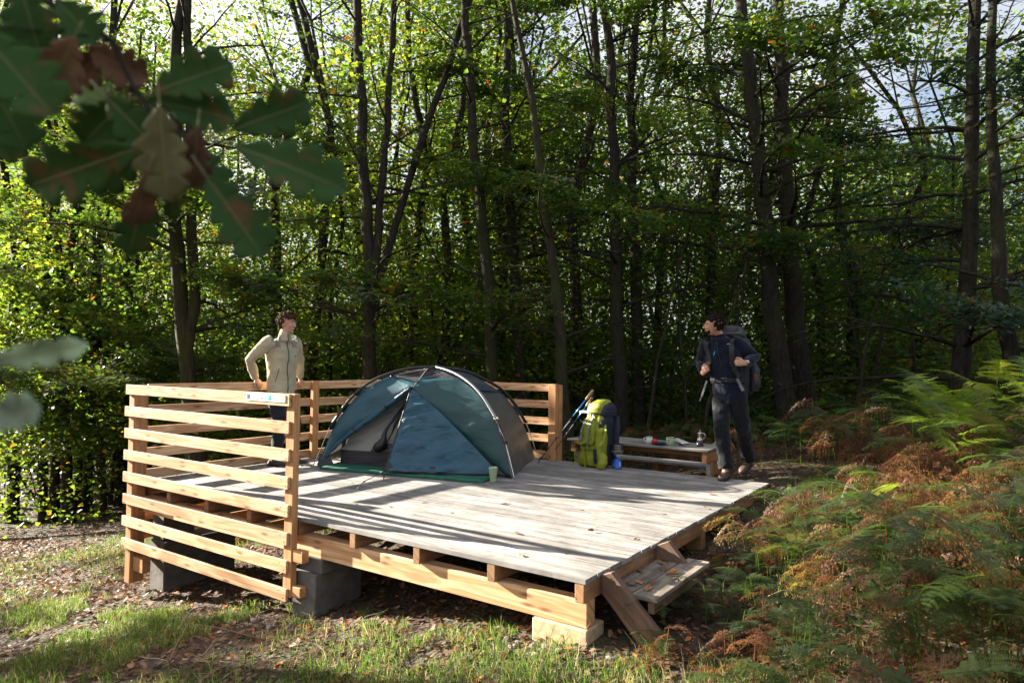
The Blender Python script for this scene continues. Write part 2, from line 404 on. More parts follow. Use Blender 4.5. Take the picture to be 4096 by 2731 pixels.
def pillar(x0, x1, y0, y1, ztop, zbot, label, cap=None):
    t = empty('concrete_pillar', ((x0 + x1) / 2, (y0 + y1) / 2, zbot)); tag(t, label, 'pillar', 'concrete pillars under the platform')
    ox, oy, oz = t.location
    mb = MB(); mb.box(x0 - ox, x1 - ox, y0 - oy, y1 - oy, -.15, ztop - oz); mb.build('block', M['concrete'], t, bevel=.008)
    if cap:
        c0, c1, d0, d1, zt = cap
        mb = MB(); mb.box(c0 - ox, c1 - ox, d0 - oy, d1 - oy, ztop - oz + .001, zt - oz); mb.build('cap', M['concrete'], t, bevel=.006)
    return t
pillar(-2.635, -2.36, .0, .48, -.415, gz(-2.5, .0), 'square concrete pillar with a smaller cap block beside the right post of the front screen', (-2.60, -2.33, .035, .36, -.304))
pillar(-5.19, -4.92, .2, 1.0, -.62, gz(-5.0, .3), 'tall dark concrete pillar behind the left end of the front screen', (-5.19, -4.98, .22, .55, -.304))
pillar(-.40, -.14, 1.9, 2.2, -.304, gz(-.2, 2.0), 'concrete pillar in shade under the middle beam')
bl = MB(); bl.box(-.385, -.005, .03, .25, -.47, -.304); o = bl.build('support_block', M['block'], bevel=.008)
tag(o, 'pale sunlit block wedged under the near right end of the front beam', 'block')
# mortar heap of broken concrete under block
# ------------------------------------------------------------------ railings
ZT = .9747    # top of top rail
BH = .45 * S
def rail_z(k): return ZT - k * S - BH, ZT - k * S
# front screen
fs = empty('slatted_screen', (-5.2, -.06, 0)); tag(fs, 'tall sunlit slatted wooden screen of eight boards across the front left', 'fence')
for k in range(8):
    z0, z1 = rail_z(k); e0 = random.uniform(-.006, .006); e1 = random.uniform(-.006, .006)
    mb = MB(); mb.box(.008 + e0, 2.605 + e1, -.035, -.011, z0, z1); r_ = mb.build('rail', M['larch'], fs, bevel=.003)
    for xx in (2.52, 2.575, .05, .08):
        zz = z0 + (BH * .25 if xx in (2.575, .05) else BH * .75)
        nb = MB(); nb.lathe([(0.0001, 0), (.0045, .0005), (.0045, .001), (0.0001, .0015)], 8, (xx, -.0352, zz), axis=(0, -1, 0), m=0); nb.build('nail', M['dark'], r_)
for (x0, x1, y1, zb) in ((.042, .142, .13, -.985), (2.535, 2.635, .047, -.615)):
    mb = MB(); mb.box(x0, x1, -.010, y1, zb, ZT + (.0 if x0 > 1 else -.01)); mb.build('post', M['larch_post'], fs, bevel=.004)
for b_ in ((.15, .33, .02, .10, -.86, -.72), (2.64, 2.76, -.005, .06, -.33, -.24), (2.64, 2.74, -.005, .06, -.60, -.52)):
    mb = MB(); mb.box(*b_); mb.build('spacer_block', M['larch_post'], fs, bevel=.003)
# left railing
lf = empty('left_railing', (-5.2, 0, 0)); lf.name = 'side_railing'; tag(lf, 'long wooden railing in shade along the left edge behind the man in the fleece', 'fence')
for k in range(5):
    z0, z1 = rail_z(k)
    mb = MB(); mb.box(.004, .036, .12, 4.03, z0, z1); mb.build('rail', M['larch'], lf, bevel=.003)
for zz in (-.33, -.52, -.72):
    mb = MB(); mb.box(-.05, -.018, -.02, 3.6, zz - .09, zz); mb.build('rail', M['larch_post'], lf, bevel=.003)
for (y0, y1) in ((2.17, 2.265),):
    mb = MB(); mb.box(.038, .092, y0, y1, 0.002, ZT + .004); mb.build('post', M['larch_post'], lf, bevel=.004)
mb = MB(); mb.box(.038, .092, 3.86, 3.95, 0.002, ZT + .002); mb.build('post', M['larch_post'], lf, bevel=.004)
# back railing
bf = empty('back_railing', (-5.2, 4.05, 0)); tag(bf, 'sunlit wooden railing of five boards behind the tent', 'fence'); bf.name = 'rear_railing'
for k in range(5):
    z0, z1 = rail_z(k)
    mb = MB(); mb.box(.04, 2.585 - .04, -.036, -.004, z0, z1); mb.build('rail', M['larch'], bf, bevel=.003)
mb = MB(); mb.box(2.50, 2.607, -.108, -.038, 0.002, ZT + .002); mb.build('post', M['larch_post'], bf, bevel=.004)
mb = MB(); mb.box(2.56, 2.62, -.036, .05, -.25, ZT - .01); mb.build('post', M['larch_post'], bf, bevel=.004)

# info plate
pl = empty('information_plate', (-3.155, -.0965, .905)); tag(pl, 'long white plate with small logos on the top board of the screen', 'sign')
W_, H_ = .51, .062
mb = MB()
rr = .008; pts = []
for (cx_, cz_, a0) in ((W_ - rr, H_ - rr, 0), (rr, H_ - rr, 90), (rr, rr, 180), (W_ - rr, rr, 270)):
    for a in range(0, 91, 30): pts.append((cx_ + rr * cos(radians(a0 + a)), cz_ + rr * sin(radians(a0 + a))))
n = len(pts); mb.add([(p[0], 0, p[1]) for p in pts] + [(p[0], -.004, p[1]) for p in pts],
    [tuple(range(n)), tuple(range(2 * n - 1, n - 1, -1))] + [(i, n + i, n + (i + 1) % n, (i + 1) % n) for i in range(n)])
mb.build('panel', plain('plate_white', (.75, .77, .80), .35, noise=.03), pl)
c_blue = plain('flag_blue', (.01, .02, .18), .4, noise=0); c_gold = plain('flag_gold', (.75, .6, .05), .4, noise=0)
c_teal = plain('logo_teal', (.03, .42, .34), .4, noise=0); c_swirl = plain('logo_swirl', (.02, .18, .42), .4, noise=0)
c_olive = plain('logo_olive', (.30, .36, .08), .4, noise=0); c_ink = plain('print_ink', (.09, .10, .11), .5, noise=0); c_pale = plain('logo_pale', (.35, .55, .45), .4, noise=0)
c_wht = plain('print_white', (.8, .8, .8), .4, noise=0)
def flat(name, mat, shapes):
    b_ = MB()
    for (xa, za, xb, zb) in shapes: b_.add([(xa, 0, za), (xb, 0, za), (xb, 0, zb), (xa, 0, zb)], [(0, 1, 2, 3)])
    return b_
def put(name, mat, shapes, y=-.0046):
    b_ = flat(name, mat, shapes); b_.v = [(v[0], y, v[2]) for v in b_.v]; return b_.build(name, mat, pl)
put('blue_flag', c_blue, [(.008, .012, .050, .052)])
b_ = MB()
for k in range(12):
    a = 2 * pi * k / 12; cx_, cz_ = .029 + .0125 * cos(a), .032 + .0125 * sin(a); q = []
    for j in range(10):
        r2 = .0026 if j % 2 == 0 else .0011; q.append((cx_ + r2 * sin(j * pi / 5), -.0052, cz_ + r2 * cos(j * pi / 5)))
    b_.add(q, [tuple(range(10))])
b_.build('gold_stars', c_gold, pl)
put('printed_lines', c_ink, [(.056, .0465, .10, .0485), (.056, .0155, .140, .0172), (.056, .0090, .140, .0105), (.185, .049, .232, .0505), (.185, .043, .228, .0445), (.185, .037, .230, .0385),
    (.350, .0545, .435, .0552), (.350, .0095, .435, .0102), (.350, .0315, .425, .0325)])
put('olive_word', c_olive, [(.058 + i * .009, .028, .0645 + i * .009, .041) for i in range(3)] + [(.445, .010, .478, .054)])
put('dark_letters', c_ink, [(.185 + i * .0062, .021, .1897 + i * .0062, .029) for i in range(8)])
b_ = MB()
b_.add([(.147, -.0046, .008), (.160, -.0046, .008), (.154, -.0046, .030), (.160, -.0046, .054), (.147, -.0046, .054)], [(0, 1, 2, 3, 4)])
b_.build('dark_emblem', c_ink, pl)
b_ = MB()
for k in range(7):
    a0 = radians(-70 + k * 20); a1 = radians(-70 + k * 20 + 21)
    b_.add([(.155 + .020 * cos(a0), -.0048, .031 + .022 * sin(a0)), (.155 + .020 * cos(a1), -.0048, .031 + .022 * sin(a1)), (.155 + .018 * cos(a1), -.0048, .031 + .022 * sin(a1)), (.155 + .018 * cos(a0), -.0048, .031 + .022 * sin(a0))], [(0, 1, 2, 3)])
b_.build('thin_arc', c_ink, pl)
put('pale_shape', c_pale, [(.252, .020, .262, .044), (.258, .014, .268, .050)])
put('teal_square', c_teal, [(.285, .010, .333, .054)])
b_ = MB()
def swirl(cx_, cz_, r0, a0, a1, w0, y):
    n = 14; P = []
    for i in range(n + 1):
        a = radians(a0 + (a1 - a0) * i / n); w = w0 * sin(pi * (i + .3) / (n + .6)); r_ = r0 * (1 - .45 * i / n)
        P.append(((cx_ + (r_ + w) * cos(a), y, cz_ + (r_ + w) * .75 * sin(a)), (cx_ + (r_ - w) * cos(a), y, cz_ + (r_ - w) * .75 * sin(a))))
    for i in range(n): b_.add([P[i][0], P[i + 1][0], P[i + 1][1], P[i][1]], [(0, 1, 2, 3)])
swirl(.309, .031, .016, 150, 470, .0045, -.0052); b_.build('blue_swirl', c_swirl, pl)
b_ = MB(); swirl(.309, .033, .019, 60, 250, .0022, -.0054); b_.build('white_swirl', c_wht, pl)
b_ = MB(); swirl(.462, .038, .0085, 0, 380, .002, -.0052); b_.add([(.450, -.0052, .016), (.474, -.0052, .016), (.474, -.0052, .019), (.450, -.0052, .019)], [(0, 1, 2, 3)]); b_.add([(.450, -.0052, .023), (.474, -.0052, .023), (.474, -.0052, .026), (.450, -.0052, .026)], [(0, 1, 2, 3)])
b_.build('white_curl', c_wht, pl)

# ------------------------------------------------------------------ step
st = empty('entrance_step', (.15, .6, -.38)); tag(st, 'low wooden step with two leaf-strewn treads at the right side of the platform', 'step')
def stringer(y0, y1, name='stringer'):
    P = [(.012, -.012), (.012, -.125), (.30, -.42), (.40, -.33), (.40, -.30), (.075, .012)]
    if y0 > .8: P = [(.012, -.012), (.012, -.125), (.30, -.46), (.41, -.36), (.40, -.30), (.10, .030)]
    n = len(P); b_ = MB(); ou = random.uniform(0, 9)
    V_ = [(p[0] - .15, y0 - .6, p[1] + .38) for p in P] + [(p[0] - .15, y1 - .6, p[1] + .38) for p in P]
    fl = [(p[0] * .7 - p[1] * .7 + ou, p[0] * .7 + p[1] * .7) for p in P]
    b_.add(V_, [tuple(range(n)), tuple(range(2 * n - 1, n - 1, -1))] + [((i + 1) % n, i, n + i, n + (i + 1) % n) for i in range(n)],
        [fl, fl[::-1]] + [[fl[(i + 1) % n], fl[i], (fl[i][0], fl[i][1] + .05), (fl[(i + 1) % n][0], fl[(i + 1) % n][1] + .05)] for i in range(n)])
    b_.build('stringer', M['stringer'], st, bevel=.004)
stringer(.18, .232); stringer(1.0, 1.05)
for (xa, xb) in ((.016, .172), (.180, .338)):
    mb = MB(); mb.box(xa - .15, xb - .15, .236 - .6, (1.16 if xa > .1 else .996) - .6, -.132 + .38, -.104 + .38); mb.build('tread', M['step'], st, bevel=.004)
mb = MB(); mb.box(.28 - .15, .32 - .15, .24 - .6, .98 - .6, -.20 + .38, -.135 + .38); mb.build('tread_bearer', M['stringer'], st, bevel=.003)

# ------------------------------------------------------------------ picnic table and bench
tb = empty('picnic_table', (-1.8, 4.93, gz(-1.8, 4.9))); tag(tb, 'low wooden picnic table with mugs beyond the far edge of the platform', 'table')
ox, oy, oz = tb.location
for k in range(4):
    y0 = 4.60 + k * .172
    mb = MB(); mb.box(-2.80 - ox, -.845 - ox, y0 - oy, y0 + .166 - oy, .192 - oz, .22 - oz); mb.build('top_board', M['decking'] if k else M['decking'], tb, bevel=.003)
for x_ in (-.90, -2.72):
    mb = MB(); mb.box(x_ - .03 - ox, x_ + .03 - ox, 4.63 - oy, 5.24 - oy, .05 - oz, .1905 - oz); mb.build('cross_rail', M['larch_post'], tb, bevel=.003)
    mb = MB(); mb.box(x_ - .03 - ox, x_ + .03 - ox, 4.78 - oy, 4.88 - oy, gz(x_, 4.8) - oz, .0485 - oz); mb.build('leg', M['larch_post'], tb, bevel=.003)
    mb = MB(); mb.box(x_ - .03 - ox, x_ + .03 - ox, 5.02 - oy, 5.12 - oy, gz(x_, 5.0) - oz, .0485 - oz); mb.build('leg', M['larch_post'], tb, bevel=.003)
    br = MB(); br.box(x_ - .028 - ox, x_ + .028 - ox, 4.772 - oy, 4.778 - oy, -.10 - oz, .03 - oz); bo = br.build('bracket', M['galv'], tb)
    for i in range(3):
        for j in (-1, 1): hb = MB(); hb.lathe([(0.0001, 0), (.0035, .0002)], 8, (x_ + j * .018 - ox, 4.7715 - oy, -.08 + i * .045 - oz), axis=(0, -1, 0)); hb.build('screw_hole', M['dark'], bo)
mb = MB(); mb.box(-2.68 - ox, -.94 - ox, 4.88 - oy, 4.96 - oy, .10 - oz, .18 - oz); mb.build('stretcher', M['larch_post'], tb, bevel=.003)
sb = empty('wooden_bench', (-1.8, 5.6, gz(-1.8, 5.6))); tag(sb, 'low plank bench behind the picnic table', 'bench'); ox, oy, oz = sb.location
for k in range(2):
    mb = MB(); mb.box(-2.85 - ox, -.93 - ox, 5.48 + .16 * k - oy, 5.634 + .16 * k - oy, -.13 - oz, -.10 - oz); mb.build('seat_plank', M['decking'], sb, bevel=.003)
for x_ in (-1.05, -1.9, -2.7):
    mb = MB(); mb.box(x_ - .04 - ox, x_ + .04 - ox, 5.52 - oy, 5.76 - oy, gz(x_, 5.6) - .05 - oz, -.1315 - oz); mb.build('leg', M['larch_post'], sb, bevel=.003)
# ------------------------------------------------------------------ tent
T = Vector((-3.69, 2.88, 0)); tent = empty('dome_tent', T); tag(tent, 'dark teal dome tent with its door half rolled open on the platform', 'tent')
def W2(p): return Vector(p) - T
A1 = [(-4.535, 1.721, .013), (-4.488, 1.79, .204), (-4.433, 1.869, .452), (-4.342, 1.999, .701), (-4.249, 2.133, .884), (-4.154, 2.27, 1.005), (-4.04, 2.433, 1.092), (-3.878, 2.666, 1.163), (-3.70, 2.90, 1.182),
      (-3.518, 3.183, 1.143), (-3.364, 3.404, 1.047), (-3.197, 3.644, .88), (-3.102, 3.781, .695), (-3.02, 3.899, .477), (-2.966, 3.977, .258), (-2.911, 4.04, .007)]
A2R = [(-3.70, 2.88, 1.182), (-3.51, 2.829, 1.158), (-3.227, 2.758, 1.092), (-2.936, 2.686, .969), (-2.721, 2.632, .816), (-2.535, 2.586, .629), (-2.383, 2.548, .382), (-2.313, 2.531, .223), (-2.225, 2.509, .0)]
A2L = [(-7.39 - p[0] + .0, 5.78 - p[1], p[2]) for p in A2R]
def resample(P, n):
    P = [Vector(p) for p in P]; L = [0]
    for a, b in zip(P[:-1], P[1:]): L.append(L[-1] + (b - a).length)
    out = []
    for i in range(n + 1):
        s = L[-1] * i / n; k = max(j for j in range(len(L)) if L[j] <= s + 1e-9); k = min(k, len(P) - 2)
        f = (s - L[k]) / max(1e-9, L[k + 1] - L[k])
        p0 = P[max(0, k - 1)]; p1 = P[k]; p2 = P[k + 1]; p3 = P[min(len(P) - 1, k + 2)]
        out.append(.5 * ((2 * p1) + (p2 - p0) * f + (2 * p0 - 5 * p1 + 4 * p2 - p3) * f * f + (3 * p1 - p0 - 3 * p2 + p3) * f ** 3) if 0 < k < len(P) - 2 else p1.lerp(p2, f))
    return out
def inset(P, k=.97, dz=-.012):
    c = Vector((-3.69, 2.88, .4)); return [c + (Vector(p) - c) * k + Vector((0, 0, dz if p[2] > .1 else 0)) for p in P]
def fabric(name, A, B, mat, nu=26, nv=22, bulge=0.0, wr=.0, ws=.1, seed=0, wdir=(1, .3), parent=None, hem=None):
    """cloth stretched between two edges A and B (same direction), with slack and wrinkles"""
    A = resample(A, nu); B = resample(B, nu); rows = []
    for i in range(nu + 1):
        row = []
        for j in range(nv + 1):
            t = j / nv; p = A[i].lerp(B[i], t)
            n = (B[i] - A[i]).cross((A[min(nu, i + 1)] - A[max(0, i - 1)]).lerp(B[min(nu, i + 1)] - B[max(0, i - 1)], t)); n = n.normalized() if n.length > 1e-6 else Vector((0, 0, 1))
            env = sin(pi * t)
            if bulge: p = p + n * (bulge * env * (.3 + .7 * sin(pi * min(1, i / nu))))
            if wr:
                u = p.x * wdir[0] + p.z * wdir[1]; v = p.z * wdir[0] - p.x * wdir[1]
                w = (float(vnoise(u, v * 4, ws, seed)) - .5) + .5 * (float(vnoise(u, v * 3, ws * .45, seed + 1)) - .5)
                p = p + n * (wr * w * min(1, env * 3))
            row.append(W2(p))
        rows.append(row)
    mb = MB(); mb.grid(rows); return mb.build(name, mat, parent or tent, smooth=True)
def cloth(name, col, t=.12, rough=.42, tr=None, wr=.25):
    mt, nt, b = new_mat(name); tc = nd(nt, 'ShaderNodeTexCoord')
    mp = nd(nt, 'ShaderNodeMapping'); mp.inputs['Scale'].default_value = (1, 1, 2.4); nt.links.new(tc.outputs['Object'], mp.inputs[0])
    n = nd(nt, 'ShaderNodeTexNoise', i_Scale=3.4, i_Detail=7.0, i_Roughness=.62, i_Distortion=1.4); nt.links.new(mp.outputs[0], n.inputs['Vector'])
    r_ = ramp(nt, [(.3, tuple(c * .85 for c in col)), (.7, tuple(c * 1.15 for c in col))], n.outputs[0]); nt.links.new(r_.outputs[0], b.inputs['Base Color'])
    b.inputs['Roughness'].default_value = rough; b.inputs['Specular IOR Level'].default_value = .5; bump(nt, b, n.outputs[0], wr, .05)
    out = nt.nodes['Material Output']; ts = nd(nt, 'ShaderNodeBsdfTranslucent'); ts.inputs[0].default_value = (*(tr or col), 1)
    mx = nd(nt, 'ShaderNodeMixShader'); mx.inputs[0].default_value = t; nt.links.new(b.outputs[0], mx.inputs[1]); nt.links.new(ts.outputs[0], mx.inputs[2]); nt.links.new(mx.outputs[0], out.inputs[0])
    return mt
m_blue = cloth('fly_blue', (.020, .085, .115), .18, tr=(.08, .30, .38)); m_teal = cloth('fly_teal', (.020, .070, .075), .2, tr=(.05, .30, .28))
m_door = cloth('door_blue', (.018, .080, .125), .035, tr=(.06, .28, .38), wr=.7); m_grey = cloth('fly_grey', (.085, .095, .09), .1, tr=(.16, .15, .13))
m_slate = cloth('fly_slate', (.06, .085, .11), .2); m_vent = cloth('vent_cloth', (.035, .032, .045), .15, rough=.28)
m_black = cloth('sleeve_black', (.012, .012, .016), .02); m_inner = cloth('inner_grey', (.34, .33, .30), .3, tr=(.4, .38, .32), rough=.7); m_tub = cloth('tub_black', (.015, .015, .02), .02)
m_sheen = cloth('sleeve_sun_glint', (.30, .30, .31), .05, rough=.3); m_alu = plain('aluminium_pole', (.72, .72, .72), .25, .9, .05)  # light grey sleeve colour stands in for sun glinting off the cloth
M['black'] = plain('black_plastic', (.015, .015, .017), .45); cord = plain('pale_cord', (.45, .42, .3), .8)
I1 = inset(A1); IR = inset(A2R); IL = inset(A2L)
AF = Vector((-3.60, 2.36, .945)); MID = Vector((-3.437, 1.794, .055)); FLc = Vector((-4.47, 1.74, .02)); FRc = Vector((-2.345, 2.53, .02)); HR = Vector((-2.368, 2.446, .05))
armL = I1[:9][::-1]          # peak -> front left
# left blue panel
LA = [p for p in armL if p.z < 1.08]
roll = [AF, Vector((-3.913, 2.219, .675)), Vector((-4.225, 2.013, .392)), Vector((-4.42, 1.86, .15)), FLc + Vector((.03, .02, 0))]
fabric('left_panel', LA + [FLc], roll, m_blue, bulge=-.02, wr=.025, ws=.3, seed=3)
# vent cap
VL = [armL[0], armL[1], armL[2]]; 
fabric('vent_cap', [armL[0], (armL[0] + armL[1]) / 2, armL[2]], [armL[0], (armL[0] + IR[1]) / 2 + Vector((.06, -.06, 0)), IR[2] + Vector((.10, -.02, -.03))], m_vent, 14, 18, wr=.02, ws=.15, seed=5, bulge=.01)
fabric('vent_flap', [LA[0], LA[0].lerp(AF, .5) + Vector((0, 0, .045)), AF + Vector((.02, .06, .06))], [LA[0] + Vector((0, 0, .02)), AF + Vector((.05, .10, .11)), AF + Vector((.03, .08, .08))], m_black, 10, 6)
# right teal panel
RT = [Vector(p) for p in IR[2:]] + [FRc]
seam = [AF, Vector((-3.27, 2.42, .70)), Vector((-2.95, 2.47, .45)), Vector((-2.62, 2.50, .20)), FRc]
fabric('right_panel', seam, RT, m_teal, bulge=-.025, wr=.02, ws=.3, seed=7)
fabric('brow_panel', [AF, AF.lerp(LA[0], .5) + Vector((0, 0, .01)), LA[0]], [AF, AF.lerp(IR[2], .5) + Vector((0, 0, .015)), IR[2] + Vector((0, 0, -.01))], m_blue, 10, 14, bulge=.01, wr=.01)
# door
fabric('door_panel', [AF, AF.lerp(MID, .33), AF.lerp(MID, .66), MID], [AF, AF.lerp(HR, .33) + Vector((0, 0, .03)), AF.lerp(HR, .66) + Vector((0, 0, .02)), HR], m_door, 40, 34, bulge=-.004, wr=.06, ws=.22, seed=9, wdir=(.9, .35))
def strip(name, P, w, mat, n=30, up=(0, 0, 1), off=0.0):
    P = resample(P, n); mb = MB(); mb.tube([W2(p) for p in P], w, 6, cap=True); return mb.build(name, mat, tent, smooth=True)
strip('zip', [AF, AF.lerp(MID, .3), AF.lerp(MID, .7), MID], .009, m_black); 
strip('seam', [p + Vector((.002, -.006, .004)) for p in seam], .005, m_black)
strip('hem', [MID, MID.lerp(HR, .5) + Vector((0, 0, -.012)), HR], .010, m_black)
fabric('corner_patch', [MID + Vector((0, -.004, 0)), MID.lerp(AF, .13) + Vector((0, -.006, 0))], [MID.lerp(HR, .13) + Vector((0, -.006, 0)), MID.lerp(HR, .09) + Vector((0, -.008, .02))], m_black, 6, 6)
fabric('corner_patch', [HR + Vector((0, -.006, 0)), HR.lerp(AF, .14) + Vector((.02, -.03, .0))], [FRc + Vector((.04, -.01, .0)), RT[-2] + Vector((.012, -.012, .0))], m_black, 6, 6)
fabric('corner_patch', [FLc + Vector((.0, -.006, 0)), Vector((-4.50, 1.78, .16))], [FLc + Vector((.18, .1, .0)), Vector((-4.40, 1.85, .13))], m_black, 6, 6)
# rolled door edge
mb = MB(); rp = resample(roll, 34); rl2 = np.random.default_rng(3)
mb.tube([W2(p) + Vector((.01, -.022, .0)) + Vector((0, 0, rl2.normal(0, .004))) for p in rp[:-3]], [.014 + .020 * sin(pi * min(1, i / 30)) * (.8 + .4 * rl2.random()) for i in range(len(rp) - 3)], 9)
mb.build('rolled_door', m_door, tent, smooth=True)
for t_ in (9, 20):
    mb = MB(); p = W2(rp[t_]) + Vector((.01, -.022, 0)); d = (rp[t_ + 1] - rp[t_ - 1]).normalized(); mb.tube([p - d * .008, p + d * .008], .038, 10); mb.build('toggle_loop', m_black, tent, smooth=True)
# other panels
fabric('side_panel', IR[:] , I1[8:], m_slate if 0 else m_grey, bulge=.03, wr=.03, ws=.25, seed=11)
fabric('left_side_panel', IL[:], armL, m_grey, bulge=-.03, wr=.02)
fabric('rear_panel', IL[:], I1[8:], m_grey, bulge=.03, wr=.02)
# upper slate band of the side panel
fabric('side_band', [p + Vector((.006, .0, .006)) for p in IR[:4]], [p + Vector((.0, .0, .008)) for p in I1[8:12]], m_slate, 16, 18, bulge=.032, wr=.02, ws=.25, seed=11)
# pole sleeves and poles
def sleeve(P, mat, w, name='pole_sleeve', e=.5):
    P = resample(P, 30); mb = MB(); mb.tube([W2(p) for p in P], w, 8, ell=[e] * len(P)); return mb.build(name, mat, tent, smooth=True)
sleeve(A1[2:9], m_black, .030, e=.6); sleeve(A1[8:14], m_black, .032, e=.6)
sleeve(A2R[:6], m_sheen, .022); sleeve(A2R[5:7] + [(-2.375, 2.546, .36)], m_black, .02)
sleeve(A2L[:6], m_black, .018)
for P in (A1[:4], A1[12:], A2R[6:], A2L[6:]):
    mb = MB(); mb.tube([W2(p) for p in resample(P, 10)], .0055, 6); mb.build('pole', m_alu, tent, smooth=True)
for p in (A1[3], A1[12], A2R[5], A2R[6], A1[13]):
    mb = MB(); q = W2(p); mb.box(q.x - .03, q.x + .03, q.y - .012, q.y + .012, q.z - .012, q.z + .012); mb.build('clip', M['black'] if p is not A2R[5] else cord, tent, bevel=.004)
mb = MB(); mb.tube([W2(p) for p in resample([(-3.70, 2.88, 1.185), (-3.66, 2.72, 1.15), (-3.63, 2.55, 1.06), AF], 12)], [.012] * 8 + [.006] * 5, 6); mb.build('front_strut', m_black, tent, smooth=True)
mb = MB(); mb.tube([W2(p) for p in resample([(-3.66, 2.70, 1.16), (-3.60, 2.50, 1.04), AF + Vector((.03, -.01, 0))], 10)], .0035, 5); mb.build('pale_cord', cord, tent, smooth=True)
for P in ([(-2.52, 2.58, .62), (-2.45, 2.55, .50), (-2.38, 2.54, .40), (-2.26, 2.51, .02)], [(-4.36, 1.98, .66), (-4.40, 1.90, .40), (-4.46, 1.76, .03)]):
    mb = MB(); mb.tube([W2(p) for p in resample(P, 10)], .002, 4); mb.build('guy_cord', cord, tent, smooth=True)
# front guy and peg
mb = MB(); mb.tube([W2(p) for p in [(-3.437, 1.79, .055), (-3.40, 1.70, .05), (-3.22, 1.33, .045), (-3.18, 1.25, .042)]], [.006, .004, .004, .009], 5); mb.tube([W2(p) for p in [(-3.40, 1.70, .05), (-3.34, 1.69, .02), (-3.32, 1.66, .004)]], [.008, .010, .006], 5); mb.build('guy_strap', m_black, tent, smooth=True)
mb = MB(); mb.tube([W2(p) for p in [(-3.18, 1.25, .042), (-3.13, 1.13, .015), (-3.12, 1.09, -.02)]], .004, 5); mb.build('peg', m_alu, tent, smooth=True)
mb = MB(); mb.ball(W2((-3.42, 1.72, .055)), (.016, .012, .014), 8, 6); mb.build('buckle', m_alu, tent, smooth=True)
mb = MB()
for k in range(3):
    c = Vector((-4.56, 1.64, .01)); mb.tube([W2(c + Vector((.05 * cos(a * .7 + k), .05 * sin(a * .7 + k), .02 + .02 * sin(a + k)))) for a in range(9)], .003, 4)
mb.build('coiled_cord', cord, tent, smooth=True)
# inner tent
i0, i1_ = Vector((-4.36, 1.98, 0)), Vector((-2.60, 2.50, 0))
def ip(t, z, d=0.0): return i0.lerp(i1_, t) + Vector((-.28 * d, .96 * d, z))
fabric('floor_tub', [ip(0, .0), ip(.5, 0), ip(1, 0)], [ip(0.0, .19, .02), ip(.5, .19, .02), ip(1, .19, .02)], m_tub, 20, 6, wr=.02, ws=.2)
fabric('inner_wall', [ip(0, .19, .02), ip(.16, .19, .02), ip(.30, .20, .03)], [ip(.06, .42, .14), ip(.28, .62, .28), ip(.34, .78, .40)], m_inner, 16, 16, wr=.05, ws=.2, seed=21)
fabric('inner_wall', [ip(.06, .42, .14), ip(.28, .62, .28), ip(.34, .78, .40)], [ip(.10, .5, .2), ip(.34, .80, .42), ip(.45, .92, .5)], m_inner, 10, 8, wr=.03)
fabric('inner_back', [ip(.0, .16, .9), ip(.4, .16, .95), ip(1, .16, .9)], [ip(.15, .9, .55), ip(.45, 1.02, .55), ip(.8, .9, .5)], m_inner, 20, 18, wr=.06, ws=.25, seed=25)
fabric('inner_door', [ip(.30, .20, .03), ip(.34, .5, .22), ip(.44, .9, .48)], [ip(.62, .20, .10), ip(.58, .55, .25), ip(.47, .92, .48)], m_inner, 20, 16, wr=.08, ws=.15, seed=28)
mb = MB(); q = [ip(.26, .22, -.02), ip(.31, .30, -.01), ip(.30, .42, .06), ip(.33, .55, .14), ip(.37, .72, .28), ip(.42, .88, .42)]
mb.tube([W2(p) for p in resample(q, 16)], [.05, .06, .055, .04, .028, .022, .018, .016, .015, .015, .014, .014, .012, .012, .010, .008, .006], 9); mb.build('tied_door', m_tub, tent, smooth=True)
fabric('opening_shade', [ip(.22, .20, -.01), ip(.27, .34, .04)], [ip(.62, .20, .03), ip(.34, .27, .06)], m_tub, 8, 10, wr=.02)  # black sheet painted in for the dark inside the inner doorway

# ------------------------------------------------------------------ things around the tent
mat_o = empty('sleeping_mat', (-3.4, 2.04, 0)); tag(mat_o, 'long dark green sleeping mat lying along the front of the tent', 'mat')
a, b = Vector((-4.36, 1.64, 0)), Vector((-2.355, 2.085, 0)); d = (b - a).normalized(); nn = Vector((-d.y, d.x, 0)); rows = []
prof = [(0.0, .0), (-.006, .006), (-.006, .02), (.0, .028), (.08, .031), (.20, .032), (.32, .031), (.40, .028), (.405, .014), (.40, .0)]
for i in range(41):
    t = i / 40; sq = 1 if 0 < i < 40 else .96; row = []
    for (v_, z) in prof:
        w_in = .03 * max(0, (.02 - t) / .02, (t - .98) / .02); vv_ = min(max(v_, w_in), .405 - w_in) if True else v_
        p = a + d * (t * (b - a).length) + nn * vv_ + Vector((0, 0, (z + .003 * sin(40 * t)) * (1 if 0 < i < 40 else .3) + .001)); row.append(p - mat_o.location)
    rows.append(row)
mb = MB(); mb.grid(rows); mb.build('pad', plain('mat_green', (.012, .10, .062), .6, noise=.25, scale=14, bmp=.2), mat_o, smooth=True)
g_ = empty('plastic_cup', (-2.36, 2.26, 0.001)); tag(g_, 'pale green tapered cup standing at the right end of the sleeping mat', 'cup')
g_.location = (-2.335, 2.27, .001)
mb = MB(); mb.lathe([(.0001, 0), (.030, 0), (.031, .004), (.046, .142), (.0475, .146), (.046, .149), (.0435, .146), (.029, .008), (.0001, .006)], 28); mb.build('body', plain('cup_green', (.36, .46, .27), .45, noise=.05), g_, smooth=True)
c_ = empty('camping_lantern', (-3.02, 2.11, .032)); tag(c_, 'small black cylinder with a silver band standing on the green mat', 'lantern')
